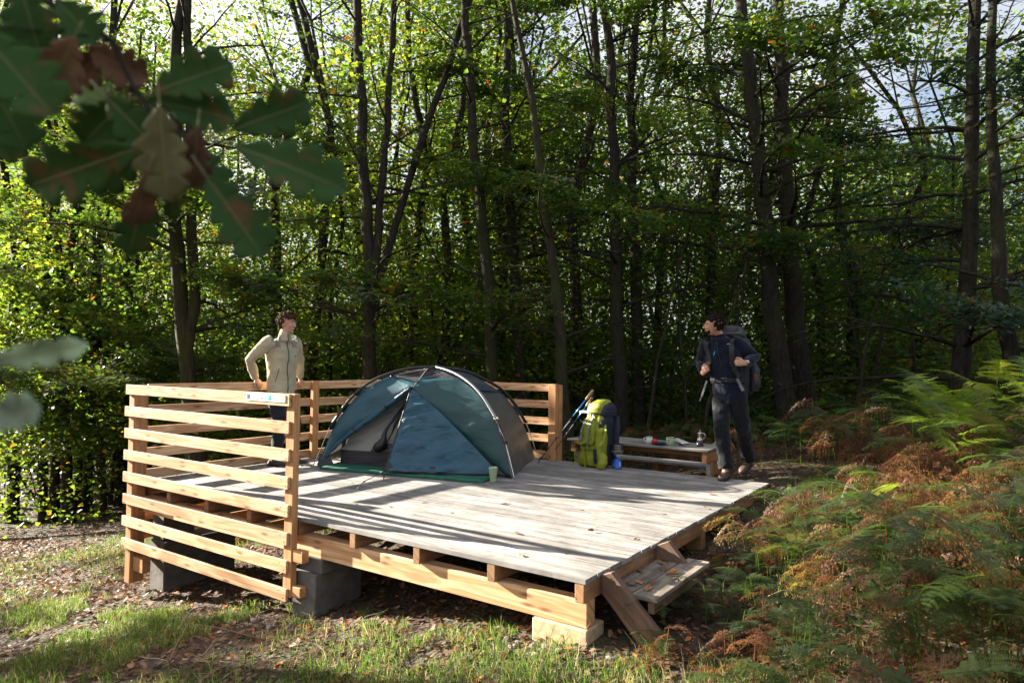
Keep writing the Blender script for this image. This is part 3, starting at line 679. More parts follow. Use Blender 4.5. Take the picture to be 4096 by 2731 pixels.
mb = MB(); mb.lathe([(.0001, 0), (.044, 0), (.046, .004), (.046, .014)], 20, close=False); mb.lathe([(.045, .020), (.045, .072), (.040, .076), (.0001, .077)], 20, close=False); mb.build('body', M['black'], c_, smooth=True)
mb = MB(); mb.lathe([(.0462, .013), (.0475, .015), (.0475, .019), (.0462, .021)], 20, close=False); mb.build('band', m_alu, c_, smooth=True)
mb = MB(); mb.box(-.035, -.022, -.0455, -.034, .03, .06); mb.build('white_tag', plain('white_label', (.7, .7, .7), .5), c_)

# ------------------------------------------------------------------ green backpack
lime = cloth('pack_lime', (.24, .27, .012), .05, rough=.55, wr=.4); navy = cloth('pack_navy', (.012, .016, .035), .02, rough=.6, wr=.4); web = plain('pack_webbing', (.20, .21, .24), .6)
BP = Vector((-2.04, 3.88, 0)); bp = empty('hiking_backpack', BP, radians(-16)); tag(bp, 'large lime green and navy trekking backpack leaning by the platform edge', 'backpack')
def section(z, w, d, cx=0, cy=0, n=28, e=2.6, tilt=0):
    R_ = []
    for j in range(n):
        t = 2 * pi * j / n; c, s = cos(t), sin(t)
        R_.append((cx + w / 2 * abs(c) ** (2 / e) * (1 if c >= 0 else -1), cy + d / 2 * abs(s) ** (2 / e) * (1 if s >= 0 else -1), z))
    return R_
def bag(name, secs, mat, par, nz=3, noise=.004, seed=0):
    """closed soft bag through the given sections (z, width, depth, x, y)"""
    r_ = np.random.default_rng(seed); S_ = []
    for a_, b_ in zip(secs[:-1], secs[1:]):
        for k in range(nz): S_.append([x + (y - x) * k / nz for x, y in zip(a_, b_)])
    S_.append(secs[-1]); rows = [section(*s) for s in S_]
    rows = [[(p[0] + noise * (float(vnoise(p[0] * 9 + p[1] * 9, p[2] * 14, 1, seed)) - .5) * 2, p[1] + noise * (float(vnoise(p[0] * 9, p[2] * 14 + p[1] * 5, 1, seed + 2)) - .5) * 3, p[2]) for p in r0] for r0 in rows]
    mb = MB(); mb.grid(rows, closed=True); n = len(rows[0]); k0 = len(mb.v); mb.add(rows[0], [tuple(range(n - 1, -1, -1))]); mb.add(rows[-1], [tuple(range(n))])
    return mb.build(name, mat, par, smooth=True)
# local frame: -Y faces the viewer; leans to +X with height
def lx(z): return .02 + .17 * z
bag('base_compartment', [(.012, .28, .20, 0, 0), (.03, .34, .25, 0, 0), (.12, .355, .26, lx(.12) - .01, 0), (.24, .34, .25, lx(.24) - .01, .0), (.27, .33, .23, lx(.27), 0)], lime, bp, 4, .008, 1)
bag('main_body', [(.26, .32, .23, lx(.26), .0), (.30, .33, .25, lx(.3), 0), (.42, .32, .25, lx(.42), 0), (.55, .30, .24, lx(.55), 0), (.63, .27, .22, lx(.63), .0), (.66, .22, .18, lx(.66), 0)], lime, bp, 4, .007, 4)
bag('lid', [(.645, .24, .22, lx(.65), .0), (.66, .285, .26, lx(.66), -.01), (.72, .275, .25, lx(.72), -.005), (.78, .23, .21, lx(.78) + .01, .01), (.815, .14, .13, lx(.8) + .02, .02), (.82, .05, .05, lx(.8) + .02, .02)], lime, bp, 4, .006, 8)
bag('lid_side', [(.63, .15, .24, lx(.63) + .105, .03), (.68, .16, .26, lx(.66) + .105, .03), (.74, .14, .22, lx(.72) + .10, .03), (.785, .08, .12, lx(.76) + .09, .03)], navy, bp, 4, .006, 12)
bag('side_panel', [(.03, .10, .22, .185, .02), (.15, .11, .24, .20, .02), (.35, .12, .25, .20, .02), (.55, .11, .24, .225, .03), (.66, .08, .2, .23, .03)], navy, bp, 4, .006, 15)
bag('side_pocket', [(.04, .11, .16, .20, -.06), (.12, .12, .17, .20, -.06), (.34, .115, .16, .215, -.055), (.46, .10, .13, .225, -.05), (.49, .06, .08, .24, -.045)], lime, bp, 4, .006, 18)
bag('front_pocket', [(.285, .20, .05, lx(.3) - .03, -.125), (.32, .24, .09, lx(.3) - .03, -.12), (.45, .22, .09, lx(.42) - .03, -.115), (.57, .17, .06, lx(.55) - .03, -.11), (.6, .12, .03, lx(.55) - .03, -.10)], lime, bp, 4, .006, 22)
bag('hip_pad', [(.02, .12, .08, .26, -.11), (.08, .15, .10, .27, -.10), (.15, .13, .09, .265, -.09), (.20, .06, .05, .25, -.08)], lime, bp, 3, .006, 25)
bag('back_pad', [(.10, .26, .06, .12, .15), (.3, .28, .07, .16, .15), (.5, .26, .07, .19, .15), (.62, .2, .06, .21, .15)], navy, bp, 3, .005, 28)
def strap(name, P, w, t, mat, par, up=(0, -1, 0)):
    mb = MB(); P = [Vector(p) for p in P]
    for a_, b_ in zip(P[:-1], P[1:]):
        d_ = (b_ - a_); side = d_.cross(Vector(up)).normalized() * (w / 2); n_ = Vector(up).normalized() * t
        mb.add([a_ - side, a_ + side, b_ + side, b_ - side, a_ - side + n_, a_ + side + n_, b_ + side + n_, b_ - side + n_], [(3, 2, 1, 0), (4, 5, 6, 7), (0, 1, 5, 4), (1, 2, 6, 5), (2, 3, 7, 6), (3, 0, 4, 7)])
    return mb.build(name, mat, par)
for dx in (-.085, .02):
    strap('compression_strap', [(dx + lx(.30) - .01, -.150, .24), (dx + lx(.34), -.178, .33), (dx + lx(.48), -.172, .48), (dx * .7 + lx(.60), -.130, .60), (dx * .7 + lx(.64), -.125, .645)], .022, .003, web, bp)
strap('compression_strap', [(.105, -.135, .66), (.12, -.13, .58), (.14, -.135, .50)], .028, .003, lime, bp)
strap('compression_strap', [(.0, -.142, .24), (.03, -.150, .17), (.035, -.146, .08), (.05, -.150, -.0)], .026, .004, lime, bp)
strap('compression_strap', [(-.16, -.10, .22), (-.17, -.112, .12), (-.165, -.10, .05), (-.18, -.12, .004)], .024, .004, lime, bp)
strap('shoulder_strap', [(.27, -.05, .52), (.31, -.08, .44), (.30, -.10, .34), (.26, -.13, .28)], .04, .01, lime, bp)
strap('belt_strap', [(.20, -.12, .02), (.22, -.16, .14), (.20, -.15, .24)], .05, .006, navy, bp)
strap('zip_line', [(-.15, -.128, .225), (-.05, -.146, .215), (.06, -.146, .215), (.15, -.13, .225)], .006, .003, M['black'], bp, up=(0, -1, 0))
strap('zip_line', [(-.13, -.16, .30), (-.03, -.175, .285), (.06, -.168, .31), (.11, -.15, .35)], .03, .004, lime, bp)
strap('drawcord', [(-.06, -.172, .60), (.03, -.176, .52), (-.04, -.178, .44), (.05, -.178, .37)], .005, .003, M['black'], bp)
bag('lime_pull', [(.345, .02, .012, .12, -.165), (.36, .03, .015, .135, -.165), (.375, .02, .01, .145, -.163)], lime, bp, 2, 0, 1)
strap('fastening_band', [(-.09, -.118, .655), (0, -.138, .668), (.09, -.138, .665), (.18, -.11, .65)], .03, .004, web, bp)
wl = plain('logo_white', (.75, .75, .72), .5, noise=0)
mb = MB()
for (x0, z0, x1, z1) in ((.088, .752, .096, .776), (.098, .748, .106, .762), (.082, .746, .104, .7495), (.07, .732, .118, .7375)):
    pass
def patch(x0, z0, x1, z1, y=-.1285): mb.add([(x0, y, z0), (x1, y, z0), (x1, y + .012, z1), (x0, y + .012, z1)], [(0, 1, 2, 3)])
patch(.078, .748, .086, .768, -.1325); patch(.088, .744, .100, .754, -.1325); patch(.089, .757, .096, .770, -.1315)
for i in range(6): patch(.062 + i * .0085, .724, .068 + i * .0085, .733, -.1345)
mb.build('white_logo', wl, bp)
# bottle on the table behind
bo = empty('vacuum_flask', (-2.62, 4.78, .2215)); tag(bo, 'grey flask standing on the picnic table just left of the green backpack', 'flask')
mb = MB(); mb.lathe([(.0001, 0), (.036, 0), (.038, .004), (.038, .17)], 20, close=False); mb.build('body', plain('flask_grey', (.42, .43, .42), .4, .3), bo, smooth=True)
mb = MB(); mb.lathe([(.0385, .17), (.0385, .225), (.034, .235), (.0001, .236)], 20, close=False); mb.build('cap', plain('flask_cap', (.33, .34, .33), .4, .2), bo, smooth=True)

# trekking poles
def trek(tip, top, name_label, hue):
    t = empty('trekking_pole', tip); tag(t, name_label, 'trekking pole', 'trekking poles leaning on the backpack')
    v = Vector(top) - Vector(tip); L = v.length; u = v.normalized()
    P = lambda s: u * (L * s)
    mb = MB(); mb.tube([P(0), P(.03)], [.002, .005], 6); mb.tube([P(.03), P(.34)], .0055, 8); mb.build('lower_tube', M['black'] if hue else plain('pole_dark', (.03, .03, .035), .3, .5), t, smooth=True)
    mb = MB(); mb.tube([P(.34), P(.60)], .0075, 8); mb.build('middle_tube', plain('pole_silver', (.62, .62, .62), .25, .8), t, smooth=True)
    mb = MB(); mb.tube([P(.60), P(.87)], .0085, 8); mb.build('upper_tube', plain('pole_blue', (.02, .16, .42), .3, .3), t, smooth=True)
    mb = MB(); mb.tube([P(.335), P(.355)], .011, 8); mb.tube([P(.592), P(.612)], .0125, 8); mb.build('lock_lever', M['black'], t, smooth=True)
    mb = MB(); mb.lathe([(.004, -.006), (.026, -.002), (.03, .003), (.006, .008)], 10, P(.065), axis=u); mb.build('basket', M['black'], t, smooth=True)
    mb = MB(); mb.tube([P(.87), P(.89), P(.94), P(.985), P(1.0)], [.012, .016, .015, .018, .012], 10); mb.build('cork_grip', plain('cork', (.42, .25, .16), .8, noise=.3, scale=120), t, smooth=True)
    s = u.cross(Vector((0, 0, 1))).normalized()
    mb = MB(); mb.tube([P(.985), P(.96) + s * .03 + Vector((.03, 0, 0)), P(.92) + s * .035 + Vector((.05, 0, -.02)), P(.90) + Vector((.04, 0, -.03)), P(.92)], .006, 6); mb.build('wrist_loop', M['black'], t, smooth=True)
trek((-2.69, 3.69, .002), (-2.02, 3.875, .925), 'trekking pole in front, its tip farther left on the boards', 0)
trek((-2.71, 3.96, .002), (-2.06, 3.93, .83), 'trekking pole behind, its silver shaft bright in the sun', 1)

# stove
sv = empty('gas_stove', (-1.71, 3.91, .001)); tag(sv, 'small camping burner screwed on a blue gas canister beside the backpack', 'stove')
mb = MB(); mb.lathe([(.0001, 0), (.052, 0), (.057, .004), (.057, .018), (.051, .022), (.051, .088), (.045, .102), (.030, .112), (.028, .125), (.012, .128), (.0001, .128)], 28); mb.build('canister', plain('canister_blue', (.015, .12, .50), .35, .1, noise=.06), sv, smooth=True)
mb = MB(); rr_ = .0515
def arc(a0, a1, z0, z1):
    n = 6; V_ = []
    for i in range(n + 1):
        a = radians(a0 + (a1 - a0) * i / n); V_ += [(rr_ * cos(a), rr_ * sin(a), z0), (rr_ * cos(a), rr_ * sin(a), z1)]
    mb.add(V_, [(2 * i, 2 * i + 2, 2 * i + 3, 2 * i + 1) for i in range(n)])
arc(-35, -5, .03, .082); mb.build('label_panel', plain('canister_label', (.55, .6, .68), .5, noise=.2, scale=90), sv)
mb = MB(); arc(-140, -95, .044, .049); arc(-140, -105, .054, .057); mb.build('label_print', wl, sv)
mb = MB(); mb.tube([(0, 0, .128), (0, 0, .16)], .009, 10); mb.tube([(0, 0, .16), (0, 0, .172)], [.016, .02], 12); mb.tube([(0, -.01, .14), (.05, -.03, .135)], .003, 6); mb.build('burner', m_alu, sv, smooth=True)
for k in range(3):
    a = k * 2 * pi / 3 + .4; mb = MB(); mb.tube([(.01 * cos(a), .01 * sin(a), .14), (.035 * cos(a), .035 * sin(a), .155), (.06 * cos(a), .06 * sin(a), .188), (.05 * cos(a), .05 * sin(a), .190), (.02 * cos(a), .02 * sin(a), .172)], .0025, 6); mb.build('pot_support', m_alu, sv, smooth=True)
pt = empty('cooking_pot', (-1.71, 3.91, .193)); tag(pt, 'small shiny steel pot sitting on the gas stove', 'pot')
steel = plain('polished_steel', (.62, .60, .57), .16, 1.0, .05, 8)
mb = MB(); mb.lathe([(.0001, 0), (.066, 0), (.073, .006), (.0745, .09), (.080, .093), (.080, .095), (.072, .093), (.071, .008), (.0001, .006)], 36); mb.build('body', steel, pt, smooth=True)
mb = MB(); mb.lathe([(.0668, -.001), (.0735, .006), (.0742, .028), (.0748, .028), (.0742, .005), (.067, -.002)], 36, close=False); mb.build('sooty_base', plain('dull_steel', (.16, .15, .13), .5, .6), pt, smooth=True)

# ------------------------------------------------------------------ on the picnic table
ZB = .2212
def mug(loc, label, mat, rimm, r_, h, ha):
    t = empty('enamel_mug', loc, 0); tag(t, label, 'mug', 'enamel mugs on the picnic table')
    mb = MB(); mb.lathe([(.0001, 0), (r_ * .93, 0), (r_ * .98, .004), (r_, h), (r_ * .95, h), (r_ * .92, .006), (.0001, .005)], 28); mb.build('body', mat, t, smooth=True)
    mb = MB(); mb.lathe([(r_ * 1.0, h - .003), (r_ * 1.04, h), (r_ * 1.0, h + .003), (r_ * .95, h + .001)], 28, close=False); mb.build('rim', rimm, t, smooth=True)
    c, s = cos(ha), sin(ha); mb = MB(); P = [(r_, .85 * h), (r_ + .022, .82 * h), (r_ + .034, .6 * h), (r_ + .028, .35 * h), (r_ + .010, .2 * h), (r_ - .002, .2 * h)]
    mb.tube([(p[0] * c, p[0] * s, p[1]) for p in resample([(q[0], 0, q[1]) for q in P], 12) for p in [(p[0], p[2])]], .006, 6); mb.build('handle', mat, t, smooth=True); return t
mw = mug((-1.70, 4.84, ZB), 'white enamel mug behind the plate with the red tomato', plain('enamel_white', (.62, .68, .66), .25, noise=.03), plain('enamel_rim', (.05, .09, .14), .3), .043, .082, pi + .1)
mg = mug((-1.40, 4.80, ZB), 'larger light green enamel mug right of the blue plate', plain('enamel_green', (.30, .40, .22), .3, noise=.04), plain('enamel_rim_dark', (.03, .05, .06), .3), .053, .100, .15)
mb = MB()
for i in range(5): mb.add([(-.022 + i * .006 - .0, -.0492 + abs(i - 2) * .0, .058), (-.016 + i * .006, -.0492, .058), (-.016 + i * .006 - .001, -.0492, .066 + .006 * (2 - abs(i - 2))), (-.021 + i * .006, -.0492, .066 + .006 * (2 - abs(i - 2)))], [(0, 1, 2, 3)])
mb.add([(-.024, -.0495, .046), (.008, -.0525, .046), (.008, -.0525, .049), (-.024, -.0495, .049)], [(0, 1, 2, 3)])
for v_ in range(len(mb.v)): mb.v[v_] = (mb.v[v_][0] + .004, -sqrt(max(0, .0535 ** 2 - (mb.v[v_][0] + .004) ** 2)), mb.v[v_][2])
mb.build('dark_print', c_ink, mg)
pla = empty('blue_plate', (-1.53, 4.74, ZB)); tag(pla, 'dark blue dish holding a red tomato on the picnic table', 'plate')
mb = MB(); mb.lathe([(.0001, .0), (.060, 0), (.075, .006), (.098, .026), (.101, .028), (.098, .030), (.072, .010), (.0001, .006)], 32); mb.build('dish', plain('dish_blue', (.01, .05, .12), .3, noise=.1), pla, smooth=True)
tm = empty('red_tomato', (-1.585, 4.74, ZB + .0085)); tag(tm, 'shiny red tomato on the blue plate', 'tomato')
mb = MB(); mb.lathe([(.0001, .0), (.022, .002), (.037, .017), (.041, .034), (.036, .053), (.020, .064), (.006, .062), (.0001, .058)], 24, close=False); mb.build('flesh', plain('tomato_red', (.62, .02, .01), .3, noise=.12), tm, smooth=True)
mb = MB(); mb.tube([(0, 0, .058), (.002, 0, .068)], .003, 6); mb.build('stalk', lime, tm, smooth=True)
mk = empty('moka_pot', (-1.07, 4.96, ZB)); tag(mk, 'steel moka coffee pot with a dark base at the right end of the picnic table', 'coffee pot')
mb = MB(); mb.lathe([(.0001, 0), (.046, 0), (.047, .004), (.040, .066), (.0001, .066)], 28); mb.build('base', plain('moka_base', (.035, .03, .025), .3, .4), mk, smooth=True)
mb = MB(); mb.lathe([(.0001, .0665), (.0395, .0665), (.034, .08), (.030, .125), (.034, .165), (.033, .170), (.018, .180), (.0001, .181)], 28); mb.build('upper_pot', steel, mk, smooth=True)
mb = MB(); mb.tube([(0, 0, .18), (0, 0, .20)], [.005, .006], 8); mb.build('lid_knob', steel, mk, smooth=True)
mb = MB(); mb.tube(resample([(.030, 0, .165), (.058, 0, .160), (.066, 0, .130), (.055, 0, .100), (.040, 0, .088)], 12), .0055, 6); mb.build('handle', steel, mk, smooth=True)
bk = empty('folded_map', (-1.36, 5.04, ZB)); tag(bk, 'pale folded booklet lying behind the green mug', 'booklet'); bk.rotation_euler = (0, 0, radians(-33))
mb = MB(); mb.box(-.12, .12, -.05, .05, .0, .010); mb.build('lower_pages', plain('page_dark', (.10, .10, .12), .6), bk, bevel=.001)
mb = MB(); mb.beam((-.12, 0, .052), (.13, 0, .020), .10, .014, up=(0, 1, 0)); mb.build('cover', plain('page_pale', (.62, .63, .62), .5), bk, bevel=.002)
fk = empty('pocket_knife', (-1.25, 4.83, ZB)); tag(fk, 'small shiny piece of cutlery lying on the table right of the green mug', 'cutlery'); fk.rotation_euler = (0, 0, radians(-20))
mb = MB(); mb.beam((-.06, 0, .006), (.03, 0, .006), .016, .010, up=(0, 1, 0)); mb.build('handle', M['black'], fk, bevel=.003)
mb = MB(); mb.beam((.03, 0, .006), (.07, 0, .012), .022, .004, up=(0, 1, 0), w2=.014); mb.build('blade', steel, fk, bevel=.001)
# ------------------------------------------------------------------ people
def fuse(mb, name, mat, parent, voxel, smooth=4, wr=0.0, ws=.1, keep_uv=False):
    """melt the overlapping solids into one continuous skin"""
    o = mb.build(name, mat, None, smooth=True); md = o.modifiers.new('r', 'REMESH'); md.mode = 'VOXEL'; md.voxel_size = voxel; md.use_smooth_shade = True
    if smooth: s_ = o.modifiers.new('s', 'SMOOTH'); s_.iterations = smooth; s_.factor = .6
    if wr:
        tx = bpy.data.textures.new('folds', 'CLOUDS'); tx.noise_scale = ws; tx.noise_depth = 2
        dm = o.modifiers.new('d', 'DISPLACE'); dm.texture = tx; dm.strength = wr; dm.mid_level = .5; dm.texture_coords = 'LOCAL'
    bpy.context.view_layer.update(); dg = bpy.context.evaluated_depsgraph_get()
    me = bpy.data.meshes.new_from_object(o.evaluated_get(dg)); me.name = name; o.modifiers.clear(); o.data = me
    me.materials.clear(); me.materials.append(mat); me.polygons.foreach_set('use_smooth', [True] * len(me.polygons)); o.parent = parent
    return o
def frame(c, fwd, up=(0, 0, 1)):
    f = Vector(fwd).normalized(); u = Vector(up); s = f.cross(u).normalized(); u = s.cross(f)
    m_ = Matrix((s, f, u)).transposed().to_4x4(); m_.translation = Vector(c); return m_     # x = his right... side, y = forward, z = up
def loft(mb, rings, n=20):
    """rings: (centre, width vector, depth vector)"""
    rows = []
    for c, w, d in rings:
        c, w, d = Vector(c), Vector(w), Vector(d)
        rows.append([c + w * cos(2 * pi * j / n) + d * sin(2 * pi * j / n) for j in range(n)])
    mb.grid(rows, closed=True); k = len(rows)
    mb.add(rows[0], [tuple(range(n - 1, -1, -1))]); mb.add(rows[-1], [tuple(range(n))])
def hand(mb, w, d, nrm, curl, side, sc=1.0, spread=.0):
    w, d, n = Vector(w), Vector(d).normalized(), Vector(nrm).normalized(); n = (n - d * n.dot(d)).normalized(); s = d.cross(n) * side
    mb.tube([w - d * .02, w + d * .02, w + d * .06, w + d * .088], [.024 * sc, .032 * sc, .040 * sc, .036 * sc], 12, ell=[.75, .6, .5, .45], up=n) if False else None
    rows = []
    for t, hw, ht in ((-.02, .024, .019), (.015, .030, .019), (.05, .040, .018), (.085, .041, .014), (.092, .03, .008)):
        c = w + d * (t * sc); rows.append((c, s * hw * sc, n * ht * sc))
    loft(mb, rows, 14)
    for i, L in enumerate((.072, .080, .074, .058)):
        b = w + d * ((.082 - .004 * abs(i - 1)) * sc) + s * ((.030 - .020 * i) * sc); dd = (d + s * spread * (1.5 - i)).normalized(); P = [b - d * .012]; ax = dd.cross(n).normalized(); q = b
        P.append(q)
        for seg, fr in enumerate((.45, .30, .25)):
            dd = Quaternion(ax, -curl * (1.0 if seg else .8)) @ dd; q = q + dd * (L * fr * sc); P.append(q)
        mb.tube(P, [.0088 * sc, .0092 * sc, .0085 * sc, .0078 * sc, .0062 * sc], 8)
    b = w + d * (.022 * sc) + s * (.026 * sc) - n * .004; dd = (d * .75 + s * .65 - n * .25).normalized(); q = b; P = [b]
    for seg, L in enumerate((.040, .030, .024)):
        q = q + dd * L * sc; P.append(q); dd = (dd - s * .35 * (curl + .2) - n * .15).normalized()
    mb.tube(P, [.014 * sc, .0115 * sc, .0100 * sc, .0080 * sc], 8)
def head(mb, c, fwd, up, jaw=1.0):
    mb.M = frame(c, fwd, up)
    mb.ball((0, -.014, .022), (.074, .094, .094), 20, 14); mb.ball((0, .022, -.030), (.057, .068, .082), 18, 12)
    mb.ball((0, .030, -.078), (.044 * jaw, .050, .034), 14, 10); mb.ball((0, .066, -.095), (.020, .018, .017), 10, 8)
    mb.tube([(0, .080, .024), (0, .094, .004), (0, .108, -.020), (0, .098, -.034)], [.007, .009, .0125, .010], 8); mb.ball((.011, .094, -.027), (.008, .010, .007), 8, 6); mb.ball((-.011, .094, -.027), (.008, .010, .007), 8, 6)
    mb.ball((.027, .072, .030), (.024, .016, .009), 10, 8); mb.ball((-.027, .072, .030), (.024, .016, .009), 10, 8)
    mb.ball((.034, .060, -.022), (.021, .022, .022), 10, 8); mb.ball((-.034, .060, -.022), (.021, .022, .022), 10, 8)
    mb.ball((0, .083, -.053), (.022, .010, .0055), 10, 6); mb.ball((0, .081, -.064), (.019, .011, .006), 10, 6)
    for sg in (1, -1):
        mb.ball((sg * .075, -.010, -.008), (.009, .019, .031), 10, 8); mb.ball((sg * .079, -.018, .004), (.008, .012, .018), 8, 6)
    mb.M = None
def face_bits(par, org, c, fwd, up, hairm, skin_dark):
    m_ = Matrix.Translation(-Vector(org)) @ frame(c, fwd, up)
    for sg in (1, -1):
        mb = MB(); mb.M = m_; mb.ball((sg * .028, .070, .010), (.0125, .0125, .0085), 10, 8); e = mb.build('eye', plain('eye_white', (.45, .42, .4), .3), par, smooth=True)
        mb = MB(); mb.M = m_; mb.ball((sg * .028, .0795, .010), (.0055, .004, .0055), 8, 6); mb.build('iris', M['black'], e, smooth=True)
        mb = MB(); mb.M = m_; mb.tube([(sg * .012, .090, .027), (sg * .028, .087, .033), (sg * .044, .074, .028)], [.003, .0042, .0025], 6); mb.build('eyebrow', hairm, par, smooth=True)
def hair(par, org, c, fwd, up, mat, seed, curly=.008, front=.045, amt=420, r0=.0105, name='hair'):
    r_ = np.random.default_rng(seed); mb = MB(); mb.M = Matrix.Translation(-Vector(org)) @ frame(c, fwd, up)
    k = 0
    while k < amt:
        v = r_.normal(size=3); v /= np.linalg.norm(v); p = v * np.array([.0775, .0985, .098]) + np.array([0, -.014, .024])
        lim = .046 + .35 * max(0, p[1] - front) if p[1] > 0 else (-.012 if p[1] > -.035 else -.045)
        if p[2] < lim: continue
        q = p + v * abs(r_.normal(0, curly)); rr = r0 * r_.uniform(.7, 1.3); mb.ball(tuple(q), rr, 7, 5); k += 1
    o = fuse(mb, name, mat, par, .0042, 1); return o

skin1 = plain('skin_warm', (.52, .27, .18), .5, noise=.12, scale=60, trans=.04); skin2 = plain('skin_tan', (.46, .25, .16), .5, noise=.12, scale=60, trans=.04)
hair1 = plain('hair_brown', (.05, .026, .014), .9, noise=.5, scale=120, spec=.1); hair2 = plain('hair_dark', (.014, .009, .007), .9, noise=.5, scale=120, spec=.1)
def fleece(name, col):
    mt, nt, b = new_mat(name); tc = nd(nt, 'ShaderNodeTexCoord'); n = nd(nt, 'ShaderNodeTexNoise', i_Scale=5.5, i_Detail=4.0, i_Roughness=.5); nt.links.new(tc.outputs['Object'], n.inputs['Vector'])
    r_ = ramp(nt, [(.3, tuple(c * .8 for c in col)), (.7, tuple(c * 1.12 for c in col))], n.outputs[0]); nt.links.new(r_.outputs[0], b.inputs['Base Color'])
    b.inputs['Roughness'].default_value = .95; b.inputs['Sheen Weight'].default_value = .15; b.inputs['Specular IOR Level'].default_value = .15
    n2 = nd(nt, 'ShaderNodeTexNoise', i_Scale=9.0, i_Detail=3.0, i_Distortion=.6); nt.links.new(tc.outputs['Object'], n2.inputs['Vector']); bump(nt, b, n2.outputs[0], .5, .03); return mt
m_fl = fleece('fleece_beige', (.45, .385, .26)); m_yoke = fleece('yoke_grey', (.22, .22, .19)); m_zip = plain('zip_green', (.01, .10, .07), .5)
m_tr1 = fleece('trousers_black', (.018, .02, .026)); m_boot1 = plain('shoe_dark', (.03, .03, .034), .7, noise=.3, scale=50); m_tr2 = fleece('trousers_charcoal', (.009, .010, .013)); m_nv = fleece('fleece_navy', (.007, .010, .024)); m_boot2 = plain('boot_brown', (.07, .042, .028), .6, noise=.3, scale=50)
m_tr2b = fleece('trouser_panel_grey', (.14, .14, .16))

